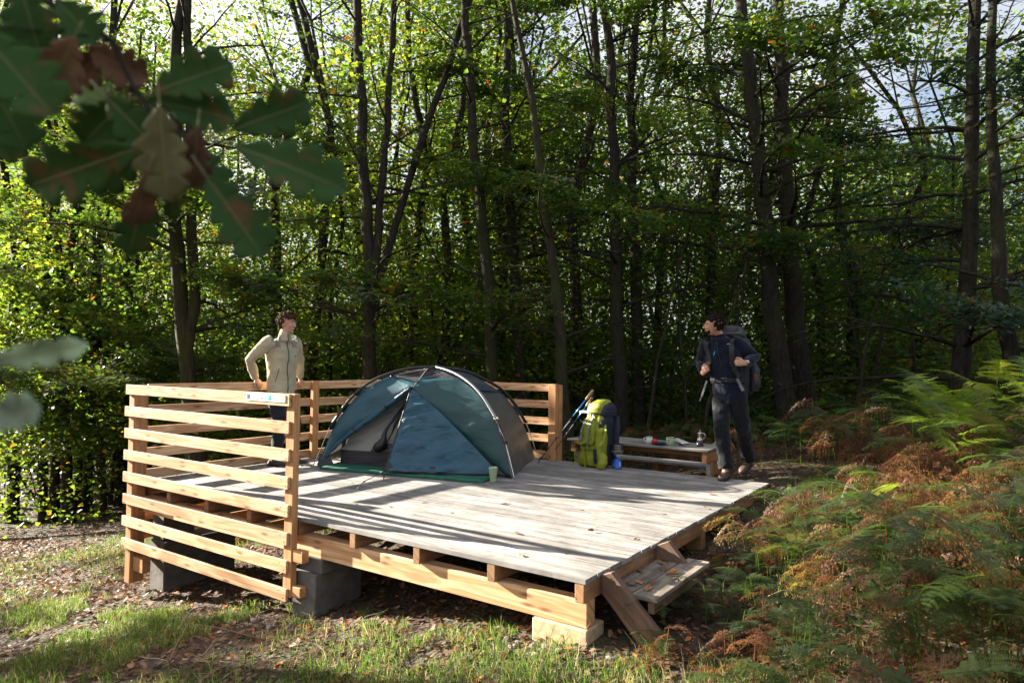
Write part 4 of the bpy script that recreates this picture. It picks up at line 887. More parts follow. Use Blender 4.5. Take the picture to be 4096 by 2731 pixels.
# ---- man leaning on the railing
def man_one():
    O = Vector((-4.90, 1.60, 0)); t = empty('person', O); tag(t, 'man in a beige zip fleece leaning back on the left railing, smiling to his side', 'person')
    F = Vector((.98, -.10, 0)).normalized(); R = Vector((F.y, -F.x, 0))          # chest forward; R = his right (towards -Y)
    hp = Vector((-4.965, 1.585, .88)); nk = Vector((-4.905, 1.565, 1.52)); shR = Vector((-4.945, 1.365, 1.435)); shL = Vector((-4.955, 1.755, 1.445))
    elR = Vector((-5.07, 1.22, 1.235)); haR = Vector((-5.165, 1.375, 1.012)); elL = Vector((-5.085, 1.93, 1.22)); haL = Vector((-5.165, 2.005, 1.012))
    gaze = Vector((1.0, .38, -.06)); hc = Vector((-4.885, 1.590, 1.672)); up = Vector((.03, 0, 1))
    def L_(p): return Vector(p) - O
    rings = lambda g: [(L_(hp + Vector((0, 0, z))) + (nk - hp) * 0 + F * f + R * .0, R * (w + g), F * (d + g)) for z, w, d, f in
        ((-.06, .155, .115, .0), (.02, .165, .115, .0), (.12, .155, .105, .0), (.25, .165, .112, .005), (.38, .190, .122, .0), (.48, .195, .118, -.005), (.54, .165, .10, -.005), (.585, .115, .078, .0), (.615, .070, .065, .01))]
    kn = [Vector((-4.86, 1.50, .47)), Vector((-4.86, 1.70, .47))]; an = [Vector((-4.90, 1.47, .085)), Vector((-4.92, 1.71, .085))]; toe = [Vector((-4.70, 1.585, .03)), Vector((-4.74, 1.83, .03))]
    mb = MB(); loft(mb, rings(0)); mb.tube([L_(nk - Vector((0, 0, .05))), L_(nk + Vector((.01, .005, .06))), L_(hc - Vector((0, 0, .04)))], [.064, .056, .055], 14)
    for sh, el, ha in ((shR, elR, haR), (shL, elL, haL)): mb.tube([L_(sh), L_(sh.lerp(el, .5)), L_(el), L_(el.lerp(ha, .5)), L_(ha)], [.055, .048, .042, .038, .027], 12)
    for k in range(2):
        h = hp + R * (.08 if k == 0 else -.08) - Vector((0, 0, .02)); mb.tube([L_(h), L_(h.lerp(kn[k], .5)), L_(kn[k]), L_(kn[k].lerp(an[k], .4)), L_(an[k])], [.088, .075, .056, .052, .038], 12); mb.tube([L_(an[k]), L_(an[k].lerp(toe[k], .4) - Vector((0, 0, .02))), L_(an[k].lerp(toe[k], .7) - Vector((0, 0, .02)))], [.036, .03, .022], 10)
    head(mb, L_(hc), gaze, up)
    hand(mb, L_(haR) + Vector((0, .0, .005)), (.35, .25, -.55), (.9, -.1, .5), .62, 1, .98); hand(mb, L_(haL), (.45, -.10, -.6), (.9, .1, .45), .62, -1, .98)
    fuse(mb, 'body', skin1, t, .0048, 3)
    face_bits(t, (0, 0, 0), L_(hc), gaze, up, hair1, None)
    hair(t, (0, 0, 0), L_(hc), gaze, up, hair1, 1, .011, .03, 460, .0115)
    mb = MB(); mb.M = frame(L_(hc), gaze, up); mb.ball((0, .0865, -.0585), (.016, .006, .0035), 10, 6); mb.build('teeth', plain('teeth_white', (.7, .68, .62), .4), t, smooth=True)
    # fleece
    mb = MB(); r2 = rings(.018)
    loft(mb, [(c + (Vector((0, 0, .012)) if i == 0 else Vector()), w, d) for i, (c, w, d) in enumerate(r2)][0:9])
    for sh, el, ha in ((shR, elR, haR), (shL, elL, haL)):
        P = [sh + (nk - sh) * .25, sh, sh.lerp(el, .5), el, el.lerp(ha, .45), el.lerp(ha, .88), el.lerp(ha, .92)]
        mb.tube([L_(p) for p in P], [.085, .082, .068, .060, .055, .046, .043], 14)
    mb.tube([L_(nk - Vector((0, 0, .06))), L_(nk), L_(nk + Vector((.012, .006, .052)))], [.088, .074, .070], 16)
    jk = fuse(mb, 'fleece_jacket', m_fl, t, .008, 3, .022, .11)
    # cut-out colours: grey shoulder yoke, green zip, hem seam
    mb = MB()
    for sg, sh in ((1, shR), (-1, shL)):
        rows = []
        for i in range(7):
            a = i / 6; continue; p = nk.lerp(sh, .25 + .62 * a) + Vector((0, 0, .082 - .012 * a)) ; rows.append([L_(p + F * (u * (.070 - .008 * a)) - Vector((0, 0, abs(u) ** 1.6 * .052))) for u in (-1, -.6, -.2, .2, .6, 1.0)])
    jk.data.materials.append(m_yoke)
    nkl = L_(nk)
    for p in jk.data.polygons:
        v = p.center - nkl; lat = abs(v.dot(R)); fw = v.dot(F)
        if p.normal.z > .10 and v.z > -.135 and .070 < lat < .20 and v.z < .02 and fw < .115 - .25 * lat: p.material_index = 1
    zp = [hp + F * (.153) + Vector((0, 0, -.02)) - R * .0, hp + F * .158 + Vector((0, 0, .12)) - R * .01, hp + F * .166 + Vector((0, 0, .25)) + R * .012, hp + F * .158 + Vector((0, 0, .38)), hp + F * .135 + Vector((0, 0, .50)) + R * .004, nk + F * .092 + Vector((0, 0, .0)), nk + F * .084 + Vector((0, 0, .05))]
    def drape(P, name, r, mat):
        bv = jk.data; from mathutils.bvhtree import BVHTree
        bt = BVHTree.FromPolygons([v.co.copy() for v in bv.vertices], [tuple(p.vertices) for p in bv.polygons]); out = []
        for p in resample(P, 40):
            q = L_(p); hit, n_, i_, d_ = bt.ray_cast(q + F * .25, -F); out.append((hit + F * .001) if hit is not None and d_ < .5 else q)
        mb = MB(); mb.tube(out, r, 6); return mb.build(name, mat, t, smooth=True)
    drape(zp, 'zip', .0065, m_zip)
    pk = [hp + F * .10 + R * .13 + Vector((0, 0, .10)), hp + F * .10 + R * .118 + Vector((0, 0, .18)), hp + F * .10 + R * .105 + Vector((0, 0, .26))]; drape(pk, 'pocket_zip', .004, plain('pocket_dark', (.10, .09, .07), .8))
    mb = MB(); q = L_(nk + F * .10 + Vector((0, .006, .03))); mb.tube([q, q + Vector((.008, .0, -.06))], [.003, .004], 5); mb.build('zip_pull', M['black'], t)
    lg = [hp + F * .2 - R * .085 + Vector((0, 0, .405)), hp + F * .2 - R * .098 + Vector((0, 0, .418)), hp + F * .2 - R * .111 + Vector((0, 0, .403))]; drape(lg, 'green_logo', .008, plain('logo_green', (.02, .42, .22), .6))
    # trousers
    mb = MB(); loft(mb, [(L_(hp + Vector((0, 0, z))), R * w, F * d) for z, w, d in ((-.10, .165, .125), (0, .17, .125), (.06, .165, .12))])
    for k in range(2):
        h = hp + R * (.085 if k == 0 else -.085) - Vector((0, 0, .03)); mb.tube([L_(h), L_(h.lerp(kn[k], .5)), L_(kn[k]), L_(kn[k].lerp(an[k], .5)), L_(an[k] + Vector((.0, 0, .03)))], [.105, .095, .078, .072, .068], 14)
    fuse(mb, 'trousers', m_tr1, t, .010, 3, .025, .08)
    for k in range(2):
        d_ = (toe[k] - an[k]); d_.z = 0; d_.normalize(); s_ = Vector((-d_.y, d_.x, 0)); a_ = L_(Vector((an[k].x, an[k].y, 0))); mb = MB(); rows = []
        for x, w, h in ((-.085, .022, .05), (-.06, .038, .085), (0, .042, .095), (.06, .046, .075), (.12, .048, .055), (.17, .040, .045), (.205, .018, .03)): rows.append((a_ + d_ * x + Vector((0, 0, h / 2 + .004)), s_ * w, Vector((0, 0, h / 2))))
        loft(mb, rows, 14); mb.tube([a_ + Vector((0, 0, .06)), a_ + Vector((0, 0, .12))], .045, 12); fuse(mb, 'shoe', m_boot1, t, .006, 2)
man_one()

# ---- hiker stepping onto the platform
def man_two():
    O = Vector((-.44, 4.15, 0)); t = empty('person', O); tag(t, 'hiker in a dark navy jacket stepping onto the platform, holding his backpack straps', 'person')
    F = Vector((-.10, -1, -.0)).normalized(); R = Vector((F.y, -F.x, 0))          # his right is the viewer's left
    def L_(p): return Vector(p) - O
    hp = Vector((-.470, 4.22, .935)); ch = Vector((-.505, 4.15, 1.33)); nk = Vector((-.545, 4.085, 1.545))
    shR = Vector((-.700, 4.08, 1.462)); shL = Vector((-.355, 4.13, 1.480)); elR = Vector((-.785, 4.19, 1.285)); wR = Vector((-.700, 4.00, 1.155)); elL = Vector((-.190, 4.22, 1.335)); wL = Vector((-.232, 3.975, 1.268))
    hc = Vector((-.585, 3.995, 1.690)); gaze = Vector((-.97, -.42, -.05)); up = Vector((.0, -.14, 1)); ax = (nk - hp).normalized()
    def torso(g, n0=0):
        out = []
        for s, w, d, f in ((-.14, .165, .115, .0), (-.02, .168, .118, .0), (.15, .155, .112, .0), (.35, .165, .118, .0), (.58, .188, .125, -.005), (.78, .195, .118, -.01), (.90, .165, .10, -.01), (.98, .11, .078, .0), (1.02, .07, .065, .005)):
            p = hp.lerp(nk, s); out.append((L_(p + F * f), R * (w + g), (F - ax * F.dot(ax)).normalized() * (d + g)))
        return out
    knR = Vector((-.505, 4.035, .56)); anR = Vector((-.445, 4.02, .105)); knL = Vector((-.325, 4.22, .555)); anL = Vector((-.355, 4.54, .165)); toR = Vector((-.432, 3.835, .03)); toL = Vector((-.372, 4.36, .012))
    mb = MB(); loft(mb, torso(0)); mb.tube([L_(nk - ax * .05), L_(nk + ax * .04), L_(hc - Vector((0, -.02, .05)))], [.064, .056, .055], 14)
    for sh, el, w in ((shR, elR, wR), (shL, elL, wL)): mb.tube([L_(sh), L_(sh.lerp(el, .5)), L_(el), L_(el.lerp(w, .5)), L_(w)], [.055, .048, .042, .038, .027], 12)
    for h, kn, an, to in ((hp + R * .085, knR, anR, toR), (hp - R * .085, knL, anL, toL)):
        mb.tube([L_(h), L_(h.lerp(kn, .5)), L_(kn), L_(kn.lerp(an, .4)), L_(an)], [.088, .075, .056, .052, .038], 12); mb.tube([L_(an), L_(an.lerp(to, .5) - Vector((0, 0, .015))), L_(to)], [.036, .033, .026], 10)
    head(mb, L_(hc), gaze, up, .95)
    hand(mb, L_(wR), (.50, -.55, .50), (-.35, -.9, -.3), 1.15, -1, .98); hand(mb, L_(wL), (-.80, -.42, .12), (.1, -.95, .15), 1.15, 1, .98)
    fuse(mb, 'body', skin2, t, .0048, 3)
    face_bits(t, (0, 0, 0), L_(hc), gaze, up, hair2, None)
    hair(t, (0, 0, 0), L_(hc), gaze, up, hair2, 2, .007, .035, 420, .0105)
    mb = MB(); mb.M = frame(L_(hc), gaze, up); r_ = np.random.default_rng(8)
    for k in range(170):
        a = r_.uniform(-1.25, 1.25); z = r_.uniform(-.112, -.070); rad = .068 - .25 * max(0, -.095 - z); p = (sin(a) * (rad - .018), .022 + cos(a) * rad * (.92 if z > -.1 else .85), z + (abs(a) ** 2) * .022); mb.ball(p, .0065 * r_.uniform(.7, 1.2), 6, 4)
    for k in range(26): x = r_.uniform(-.024, .024); mb.ball((x, .086 - 14 * x * x, -.0455 + r_.uniform(-.002, .003) - abs(x) * .35), .0042, 6, 4)
    mb.M = None; fuse(mb, 'beard', hair2, t, .004, 1)
    mb = MB(); mb.M = frame(L_(hc), gaze, up); mb.ball((0, .0875, -.0585), (.017, .006, .0045), 10, 6); mb.build('lips', plain('lips_red', (.42, .14, .11), .45), t, smooth=True)
    # jacket
    mb = MB(); loft(mb, torso(.022)[0:9])
    for sh, el, w in ((shR, elR, wR), (shL, elL, wL)):
        P = [sh.lerp(nk, .3), sh, sh.lerp(el, .5), el, el.lerp(w, .45), el.lerp(w, .90)]; mb.tube([L_(p) for p in P], [.085, .083, .072, .066, .058, .047], 14)
    mb.tube([L_(nk - ax * .06), L_(nk), L_(nk + ax * .055)], [.09, .078, .074], 16)
    jk = fuse(mb, 'jacket', m_nv, t, .008, 3, .024, .09)
    mb = MB(); mb.tube([L_(p) for p in ((-.545, 3.925, 1.40), (-.552, 3.920, 1.365), (-.556, 3.925, 1.345))], .005, 6); mb.build('blue_zip_pull', plain('pull_blue', (.01, .30, .65), .4), t, smooth=True)
    mb = MB(); mb.tube([L_(p) for p in resample([(-.535, 3.955, 1.50), (-.525, 3.965, 1.40), (-.50, 4.0, 1.25), (-.485, 4.055, 1.12), (-.48, 4.08, .98)], 20)], .004, 5); mb.build('front_zip', M['black'], t, smooth=True)
    # trousers
    mb = MB(); loft(mb, [(L_(hp + Vector((0, 0, z))), R * w, F * d) for z, w, d in ((-.12, .172, .130), (0, .176, .13), (.035, .172, .128))])
    for h, kn, an in ((hp + R * .088 - Vector((0, 0, .04)), knR, anR), (hp - R * .088 - Vector((0, 0, .04)), knL, anL)):
        mb.tube([L_(h), L_(h.lerp(kn, .5)), L_(kn), L_(kn.lerp(an, .5)), L_(an + (kn - an) * .02)], [.110, .100, .086, .080, .082], 14)
    fuse(mb, 'trousers', m_tr2, t, .010, 3, .030, .07)
    # boots
    for an, to in ((anR, toR), (anL, toL)):
        d_ = (to - an); d_.z = 0; d_.normalize(); s_ = Vector((-d_.y, d_.x, 0)); pit = -0.0 if an is anR else -.28; mb = MB(); a_ = L_(Vector((an.x, an.y, an.z - .10)))
        dp = (d_ + Vector((0, 0, pit))).normalized(); uz = s_.cross(dp) * -1; uz = uz if uz.z > 0 else -uz; rows = []
        for x, w, h in ((-.09, .022, .06), (-.065, .040, .10), (0, .044, .11), (.06, .048, .09), (.12, .052, .072), (.17, .045, .062), (.205, .022, .04)): rows.append((a_ + dp * x + uz * (h / 2 + .004), s_ * w, uz * (h / 2)))
        loft(mb, rows, 14); mb.tube([a_ - dp * .015 + uz * .06, a_ - dp * .02 + uz * .13, a_ - dp * .02 + uz * .18], [.05, .053, .056], 14); bt_ = fuse(mb, 'boot', m_boot2, t, .006, 2)
        mb = MB(); loft(mb, [(a_ + dp * x + uz * .010, s_ * (w + .004), uz * .011) for x, w in ((-.092, .022), (-.065, .040), (0, .040), (.06, .046), (.12, .050), (.17, .044), (.208, .022))], 14); mb.build('sole', M['black'], bt_, smooth=True)
        mb = MB()
        for k in range(6): q = a_ + dp * (.075 - .016 * k) + uz * (.090 + .017 * k); mb.tube([q - s_ * .022, q + uz * .006 + dp * .004, q + s_ * .022], .0028, 5)
        mb.build('laces', cord, bt_, smooth=True)
    # watch
    wd = (wL - elL).normalized(); w_ = L_(wL - wd * .015); mb = MB(); mb.lathe([(.0335, -.010), (.036, -.008), (.036, .008), (.0335, .010)], 20, w_, axis=wd, close=False); wt = mb.build('watch', m_alu, t, smooth=True)
    vn = (CAM - wL).normalized(); vn = (vn - wd * vn.dot(wd)).normalized(); mb = MB(); mb.lathe([(.0001, .0), (.019, 0), (.020, .004), (.017, .010), (.0001, .010)], 20, w_ + vn * .033, axis=vn); mb.build('dial', plain('dial_pale', (.5, .5, .42), .2, .3), wt, smooth=True)
    # his backpack
    pk = empty('carried_backpack', (-.43, 4.36, .98)); tag(pk, 'big dark blue-black rucksack with a grey lid on the back of the hiker', 'backpack'); po = Vector(pk.location)
    dkn = cloth('rucksack_black', (.014, .016, .024), .02, rough=.6, wr=.4); dgr = cloth('rucksack_grey', (.03, .032, .042), .05, rough=.5, wr=.4); m_s = plain('strap_grey', (.11, .11, .11), .7)
    bag('main_sack', [(-.08, .22, .12, .0, .04), (-.04, .32, .22, .0, .03), (.10, .36, .27, .0, .04), (.35, .36, .27, -.01, .03), (.52, .32, .25, -.02, .01), (.58, .26, .20, -.03, .0)], dkn, pk, 4, .006, 51)
    bag('top_lid', [(.57, .22, .22, -.04, .0), (.60, .27, .27, -.045, -.01), (.66, .27, .26, -.05, -.01), (.70, .23, .22, -.055, -.015), (.72, .14, .12, -.06, -.02)], dgr, pk, 4, .010, 54)
    bag('side_pocket', [(-.02, .08, .12, .19, .02), (.05, .11, .16, .195, .02), (.22, .10, .15, .195, .02), (.28, .05, .08, .19, .02)], dkn, pk, 3, .005, 57)
    strap('lid_strap', [(-.16, -.16, .60), (-.12, -.155, .66), (-.08, -.14, .71)], .03, .004, dkn, pk); strap('lid_strap', [(.06, -.165, .60), (.05, -.16, .66), (.03, -.14, .71)], .03, .004, dkn, pk); strap('lid_strap', [(-.15, -.165, .635), (0, -.17, .63), (.10, -.165, .64)], .02, .004, m_s, pk)
    def onfront(P, w, name, mat, th=.010):
        from mathutils.bvhtree import BVHTree
        bv = jk.data; bt = BVHTree.FromPolygons([v.co + O for v in bv.vertices], [tuple(p.vertices) for p in bv.polygons]); out = []
        for p in resample(P, 22):
            h, n_, i_, d_ = bt.find_nearest(p); out.append(((h + n_ * .004) if h is not None else p, n_ if n_ is not None else Vector((0, -1, 0))))
        mb = MB()
        for (a, na), (b, nb) in zip(out[:-1], out[1:]):
            s1 = (b - a).cross(na).normalized() * w / 2; a_, b_ = a - po, b - po; mb.add([a_ - s1, a_ + s1, b_ + s1, b_ - s1, a_ - s1 + na * th, a_ + s1 + na * th, b_ + s1 + nb * th, b_ - s1 + nb * th], [(3, 2, 1, 0), (4, 5, 6, 7), (1, 2, 6, 5), (3, 0, 4, 7), (0, 1, 5, 4), (2, 3, 7, 6)])
        return mb.build(name, mat, pk, smooth=False)
    onfront([(-.62, 4.20, 1.57), (-.655, 4.05, 1.54), (-.665, 3.96, 1.45), (-.665, 3.94, 1.32), (-.655, 3.98, 1.20), (-.655, 4.08, 1.12)], .055, 'shoulder_strap', dkn)
    onfront([(-.43, 4.22, 1.58), (-.40, 4.06, 1.55), (-.375, 3.98, 1.45), (-.36, 3.97, 1.32), (-.35, 4.02, 1.20), (-.33, 4.10, 1.12)], .055, 'shoulder_strap', dkn)
    onfront([(-.66, 4.22, 1.07), (-.60, 4.10, 1.08), (-.50, 4.05, 1.085), (-.40, 4.06, 1.085), (-.30, 4.12, 1.08), (-.27, 4.25, 1.07)], .045, 'hip_belt', dkn)
    q = Vector((-.478, 4.055, 1.09)) - po; mb = MB(); mb.box(q.x - .032, q.x + .032, q.y - .022, q.y - .006, q.z - .022, q.z + .022); mb.build('belt_buckle', plain('buckle_grey', (.12, .13, .12), .4), pk, bevel=.004)
    q = Vector((-.605, 4.075, 1.088)) - po; mb = MB(); mb.box(q.x - .03, q.x + .02, q.y - .024, q.y - .008, q.z - .018, q.z + .018); mb.build('belt_webbing', plain('webbing_mid', (.10, .10, .11), .6), pk, bevel=.003)
    mb = MB(); mb.beam(Vector((-.665, 4.02, 1.07)) - po, Vector((-.712, 3.99, .90)) - po, .022, .003, up=(1, 0, .2)); mb.beam(Vector((-.712, 3.99, .90)) - po, Vector((-.735, 3.99, .84)) - po, .022, .003, up=(1, 0, .2), w2=.006); mb.build('loose_strap_end', m_s, pk)
    mb = MB(); mb.beam(Vector((-.335, 4.045, 1.10)) - po, Vector((-.27, 4.05, .97)) - po, .032, .004, up=(1, 0, .4)); mb.build('loose_strap_end', m_s, pk)
    mb = MB(); q = Vector((-.405, 3.955, 1.475)) - po; mb.lathe([(.010, 0), (.013, .002), (.010, .004)], 12, q, axis=(0, -1, 0), close=False); mb.build('strap_ring', m_alu, pk, smooth=True)
    mb = MB(); c0 = Vector((-.20, 4.28, 1.12)) - po; mb.tube([c0 + Vector((.012 * cos(a), 0, .035 * sin(a))) for a in np.linspace(0, 6.28, 12)], .0022, 5); mb.build('orange_cord', plain('cord_orange', (.6, .12, .02), .6), pk, smooth=True)
man_two()
# ------------------------------------------------------------------ forest
SX, SY = 2.85, .60
def lit_keep(P):
    """which leaves / twigs may stay: openings in the canopy let the low sun reach the clearing"""
    qx = P[:, 0] + SX * P[:, 2]; qy = P[:, 1] + SY * P[:, 2]      # where its shadow falls on the platform plane
    n1 = vnoise(qx * .45, qy, .42, 5); n2 = vnoise(qx * .6, qy, .16, 6); n3 = vnoise(qx * .5, qy, 1.1, 7)
    clear = np.ones(len(P), bool)
    dapple = n1 * .5 + n2 * .2 + n3 * .5
    near = (qx > -9.5) & (qx < 3.2) & (qy > -3.2) & (qy < 5.6)
    thr = np.full(len(P), .42)
    thr = np.where((qx > -6.2) & (qx < .8) & (qy > -.5) & (qy < 2.5), .70, thr); thr = np.where((qx > -2.4) & (qx < .8) & (qy > -.5) & (qy < 2.6), .90, thr)      # open over the front of the platform
    thr = np.where((qx > -5.6) & (qx < -4.2) & (qy > 2.5) & (qy < 4.4), .70, thr)
    thr = np.where((qx > -2.8) & (qx < .5) & (qy > 3.6) & (qy < 4.6), .70, thr)
    thr = np.where((qx > 3.2), .56, thr)
    thr = np.where((qy > 5.6), .70 + .28 * (vnoise(qx, qy, 2.0, 55) > .46), thr)
    thr = np.where((qx < -9.5), .30, thr)
    return dapple > thr

def frustum(P, m=.10, far=200):
    d = P - np.array(CAM); F_ = np.array(_F); R_ = np.array(_R); U_ = np.array(_U)
    z = d @ F_; x = d @ R_; y = d @ U_
    return (z > .3) & (np.abs(x) < z * (.752 + m)) & (np.abs(y) < z * (.502 + m)) & (z < far)

def sky_gap(P, r_):
    """a break in the canopy towards the upper right, and a few small ones"""
    d = P - np.array(CAM); z = d @ np.array(_F); u = d @ np.array(_R) / z; v = d @ np.array(_U) / z
    g_ = np.zeros(len(P))
    for (cu, cv, ru, rv, s_) in ((.56, .37, .055, .065, .88), (.50, .45, .03, .03, .5), (.62, .31, .03, .03, .6), (-.16, .34, .03, .05, .5), (-.17, .25, .025, .04, .55), (.15, .20, .03, .02, .4), (.02, .42, .04, .05, .5), (-.30, .45, .05, .04, .55), (.30, .40, .03, .05, .45), (-.05, .30, .03, .03, .4), (.22, .05, .03, .02, .5), (-.40, .20, .03, .02, .4), (.10, .46, .03, .03, .6)):
        q = ((u - cu) / ru) ** 2 + ((v - cv) / rv) ** 2 + (vnoise(u * 40, v * 40, 1.0, 41) - .5) * 1.6
        g_ = np.maximum(g_, np.where(q < 1, s_, 0))
    return (z > 0) & (r_.random(len(P)) < g_)
LEAF = np.array([(0, 0, 0), (.30, .42, .03), (1, 0, -.06), (.30, -.42, .03)], float)   # pointed oval in its own plane
def leaves(P, size, flat=.55, seed=0, up=None, shape=LEAF, tilt=None):
    """one small blade at each point, mostly level, pointing outwards at random"""
    r_ = np.random.default_rng(seed); n = len(P)
    yaw = r_.uniform(0, 2 * pi, n)
    nx = r_.normal(0, flat, n); ny = r_.normal(0, flat, n)
    if tilt is not None: nx = nx * .5 + tilt[:, 0]; ny = ny * .5 + tilt[:, 1]
    N = np.stack([nx, ny, np.ones(n)], 1); N /= np.linalg.norm(N, axis=1)[:, None]
    A = np.stack([np.cos(yaw), np.sin(yaw), np.zeros(n)], 1); A -= N * (A * N).sum(1)[:, None]; A /= np.linalg.norm(A, axis=1)[:, None]
    B = np.cross(N, A); s = size * r_.uniform(.65, 1.3, n)
    V = P[:, None, :] + s[:, None, None] * (shape[None, :, 0:1] * A[:, None, :] + shape[None, :, 1:2] * B[:, None, :] + shape[None, :, 2:3] * N[:, None, :])
    return V.reshape(-1, 3)

def limb(p, d, L, r_, droop=.0, n=7, wob=.12):
    pts = [Vector(p)]; d = Vector(d).normalized()
    for i in range(n):
        d = (d + Vector((r_.normal(0, wob), r_.normal(0, wob), r_.normal(0, wob * .7) - droop / n))).normalized()
        pts.append(pts[-1] + d * (L / n))
    return pts

def make_tree(name, label, stems, r0, H, zlow, spread, nlimb, nleaf, seed, size=.062, group=None, mat='bark', leafm='leaf', hue=0.0, cull=True, droop=.12, layered=True, cat='tree', lo=.35):
    r_ = np.random.default_rng(seed)
    base = Vector(stems[0][0]); gzb = gz(base.x, base.y); base = Vector((base.x, base.y, gzb))
    t = empty(name, base); tag(t, label, cat, group)
    mb = MB(); pts_leaf = []; tot = 0
    for si, st_ in enumerate(stems):
        pts = [Vector(p) for p in st_]
        if si == 0:
            d0 = (pts[1] - pts[0]).normalized() if len(pts) > 1 else Vector((0, 0, 1))
            pts = [Vector((pts[0].x - d0.x * (pts[0].z - gzb), pts[0].y - d0.y * (pts[0].z - gzb), gzb - .1))] + pts
        d_ = (pts[-1] - pts[-2]).normalized()
        while pts[-1].z < H:
            d_ = (d_ + Vector((r_.normal(0, .08), r_.normal(0, .08), .06))).normalized(); pts.append(pts[-1] + d_ * 1.3)
        # resample with small wobble
        P = []
        for a, b_ in zip(pts[:-1], pts[1:]):
            k = max(1, int((b_ - a).length / .45))
            for j in range(k):
                q = a.lerp(b_, j / k)
                if j: q = q + Vector((r_.normal(0, .018), r_.normal(0, .018), 0))
                P.append(q)
        P.append(pts[-1])
        rs = []
        rr0 = r0 * (1 if si == 0 else .72)
        for q in P:
            h = max(0, q.z - gzb); f_ = max(.12, 1 - .75 * h / (H - gzb)); fl = 1 + .55 * exp(-h / .35) if si == 0 else 1
            rs.append(rr0 * f_ * fl * r_.uniform(.95, 1.05))
        mb.tube([q - base for q in P], rs, 10, cap=False)
        for k in range(nlimb // len(stems)):
            z = zlow + (H - zlow) * ((k + r_.uniform(0, .9)) / (nlimb // len(stems)))
            # point on stem
            j = min(range(len(P)), key=lambda i: abs(P[i].z - z)); q = P[j]
            if P[-1].z < z - 1: continue
            az = r_.uniform(0, 2 * pi); hh = (z - zlow) / max(.1, H - zlow)
            el = radians(r_.uniform(5, 25) + hh * 30)
            L = spread * r_.uniform(.6, 1.1) * (1 - .45 * hh)
            d = Vector((cos(az) * cos(el), sin(az) * cos(el), sin(el)))
            lp = limb(q, d, L, r_, droop + .25, 8, .10)
            if any(-6.2 < p.x + SX * p.z < .8 and -.6 < p.y + SY * p.z < 2.6 for p in lp) or (lp[8].x > -5.6 and lp[8].y < 4.6 and lp[8].z < 4 and lp[8].x < 1.2): continue
            lr = [max(.004, rs[j] * .33 * (1 - i / 8.6)) for i in range(9)]
            mb.tube([p - base for p in lp], lr, 5, cap=False)
            for i in range(2, 9):
                for sgn in ((-1, 1) if r_.random() < .8 else (1,)):
                    dd = (lp[i] - lp[i - 1]).normalized(); side = dd.cross(Vector((0, 0, 1))).normalized() * sgn
                    d2 = (dd * r_.uniform(.3, .9) + side + Vector((0, 0, r_.uniform(-.1, .35)))).normalized()
                    L2 = L * .42 * r_.uniform(.5, 1.1) * (1 - .35 * i / 8)
                    tp = limb(lp[i], d2, L2, r_, droop, 5, .16)
                    mb.tube([p - base for p in tp], [max(.0025, lr[i] * .5 * (1 - j2 / 6)) for j2 in range(6)], 3, cap=False)
                    w = L2 * (1.0 if i > 2 else .6)
                    pts_leaf.append((np.array([tuple(p) for p in tp]), w))
    # leaves along the twigs
    ws = np.array([w for _, w in pts_leaf]); ws = ws / ws.sum(); cnt = r_.multinomial(nleaf, ws)
    out = []; tl = []
    for (tp, _), c in zip(pts_leaf, cnt):
        if c == 0: continue
        u = r_.uniform(.1, 5, c); i = np.minimum(u.astype(int), 4); f_ = (u - i)[:, None]
        p = tp[i] * (1 - f_) + tp[i + 1] * f_
        tx_, ty_ = r_.normal(0, .38, 2); tl.append(np.tile([tx_, ty_], (c, 1))); sp = .13 if layered else .17
        dx_ = r_.normal(0, sp, c); dy_ = r_.normal(0, sp, c); p = p + np.stack([dx_, dy_, -dx_ * tx_ - dy_ * ty_ + r_.normal(-.01, .025 if layered else .07, c)], 1); out.append(p)
    P = np.concatenate(out); TL = np.concatenate(tl)
    k_ = P[:, 2] > ground_z(P[:, 0], P[:, 1]) + lo
    k_ &= (~(((P[:, 0] > -5.4) & (P[:, 0] < 1.0)) & (P[:, 1] > -2) & (P[:, 1] < 4.7) & (P[:, 2] < 6)))
    if cull: k_ &= lit_keep(P)
    k_ &= np.linalg.norm(P - np.array(CAM), axis=1) > 5.0
    k_ &= ~sky_gap(P, r_)
    P = P[k_]; TL = TL[k_]
    n = len(P)
    clump = vnoise(P[:, 0] * 1.3 + P[:, 2], P[:, 1] * 1.3 - P[:, 2] * .7, .5, 8)
    var = np.clip(r_.beta(2, 3.2, n) * .75 + (clump - .45) * .5 + hue, 0, .92)
    au = r_.random(n) < .025 + .10 * (clump > .78); var = np.where(au, r_.uniform(.9, 1, n), var)
    bo = np.array(base)
    V = leaves(P, size, .5 if layered else .7, seed, tilt=TL) - bo
    if leafm == 'leaf' and 'oak' in name: shp = 1
    np_mesh('crown', V, 4, M[leafm], parent=t, var=np.repeat(var, 4))
    o = mb.build('trunk', M[mat], t, smooth=True)
    return t
GRP = 'trees of the wood around the clearing'
BG = 'trees of the wood around the clearing'
make_tree('beech_tree', 'twin-stemmed tree behind the left railing, left of the man in the fleece', [[(-10.1, 3.4, .63), (-10.22, 3.26, 2.22), (-10.31, 3.14, 3.66), (-10.25, 3.05, 7.18)], [(-10.16, 3.36, 1.2), (-10.01, 3.41, 2.23), (-10.05, 3.34, 3.34), (-10.07, 3.15, 7.82)]], .165, 14, .1, 3.6, 44, 125000, 21, .08, GRP, 'bark2', hue=.03, lo=1.25)
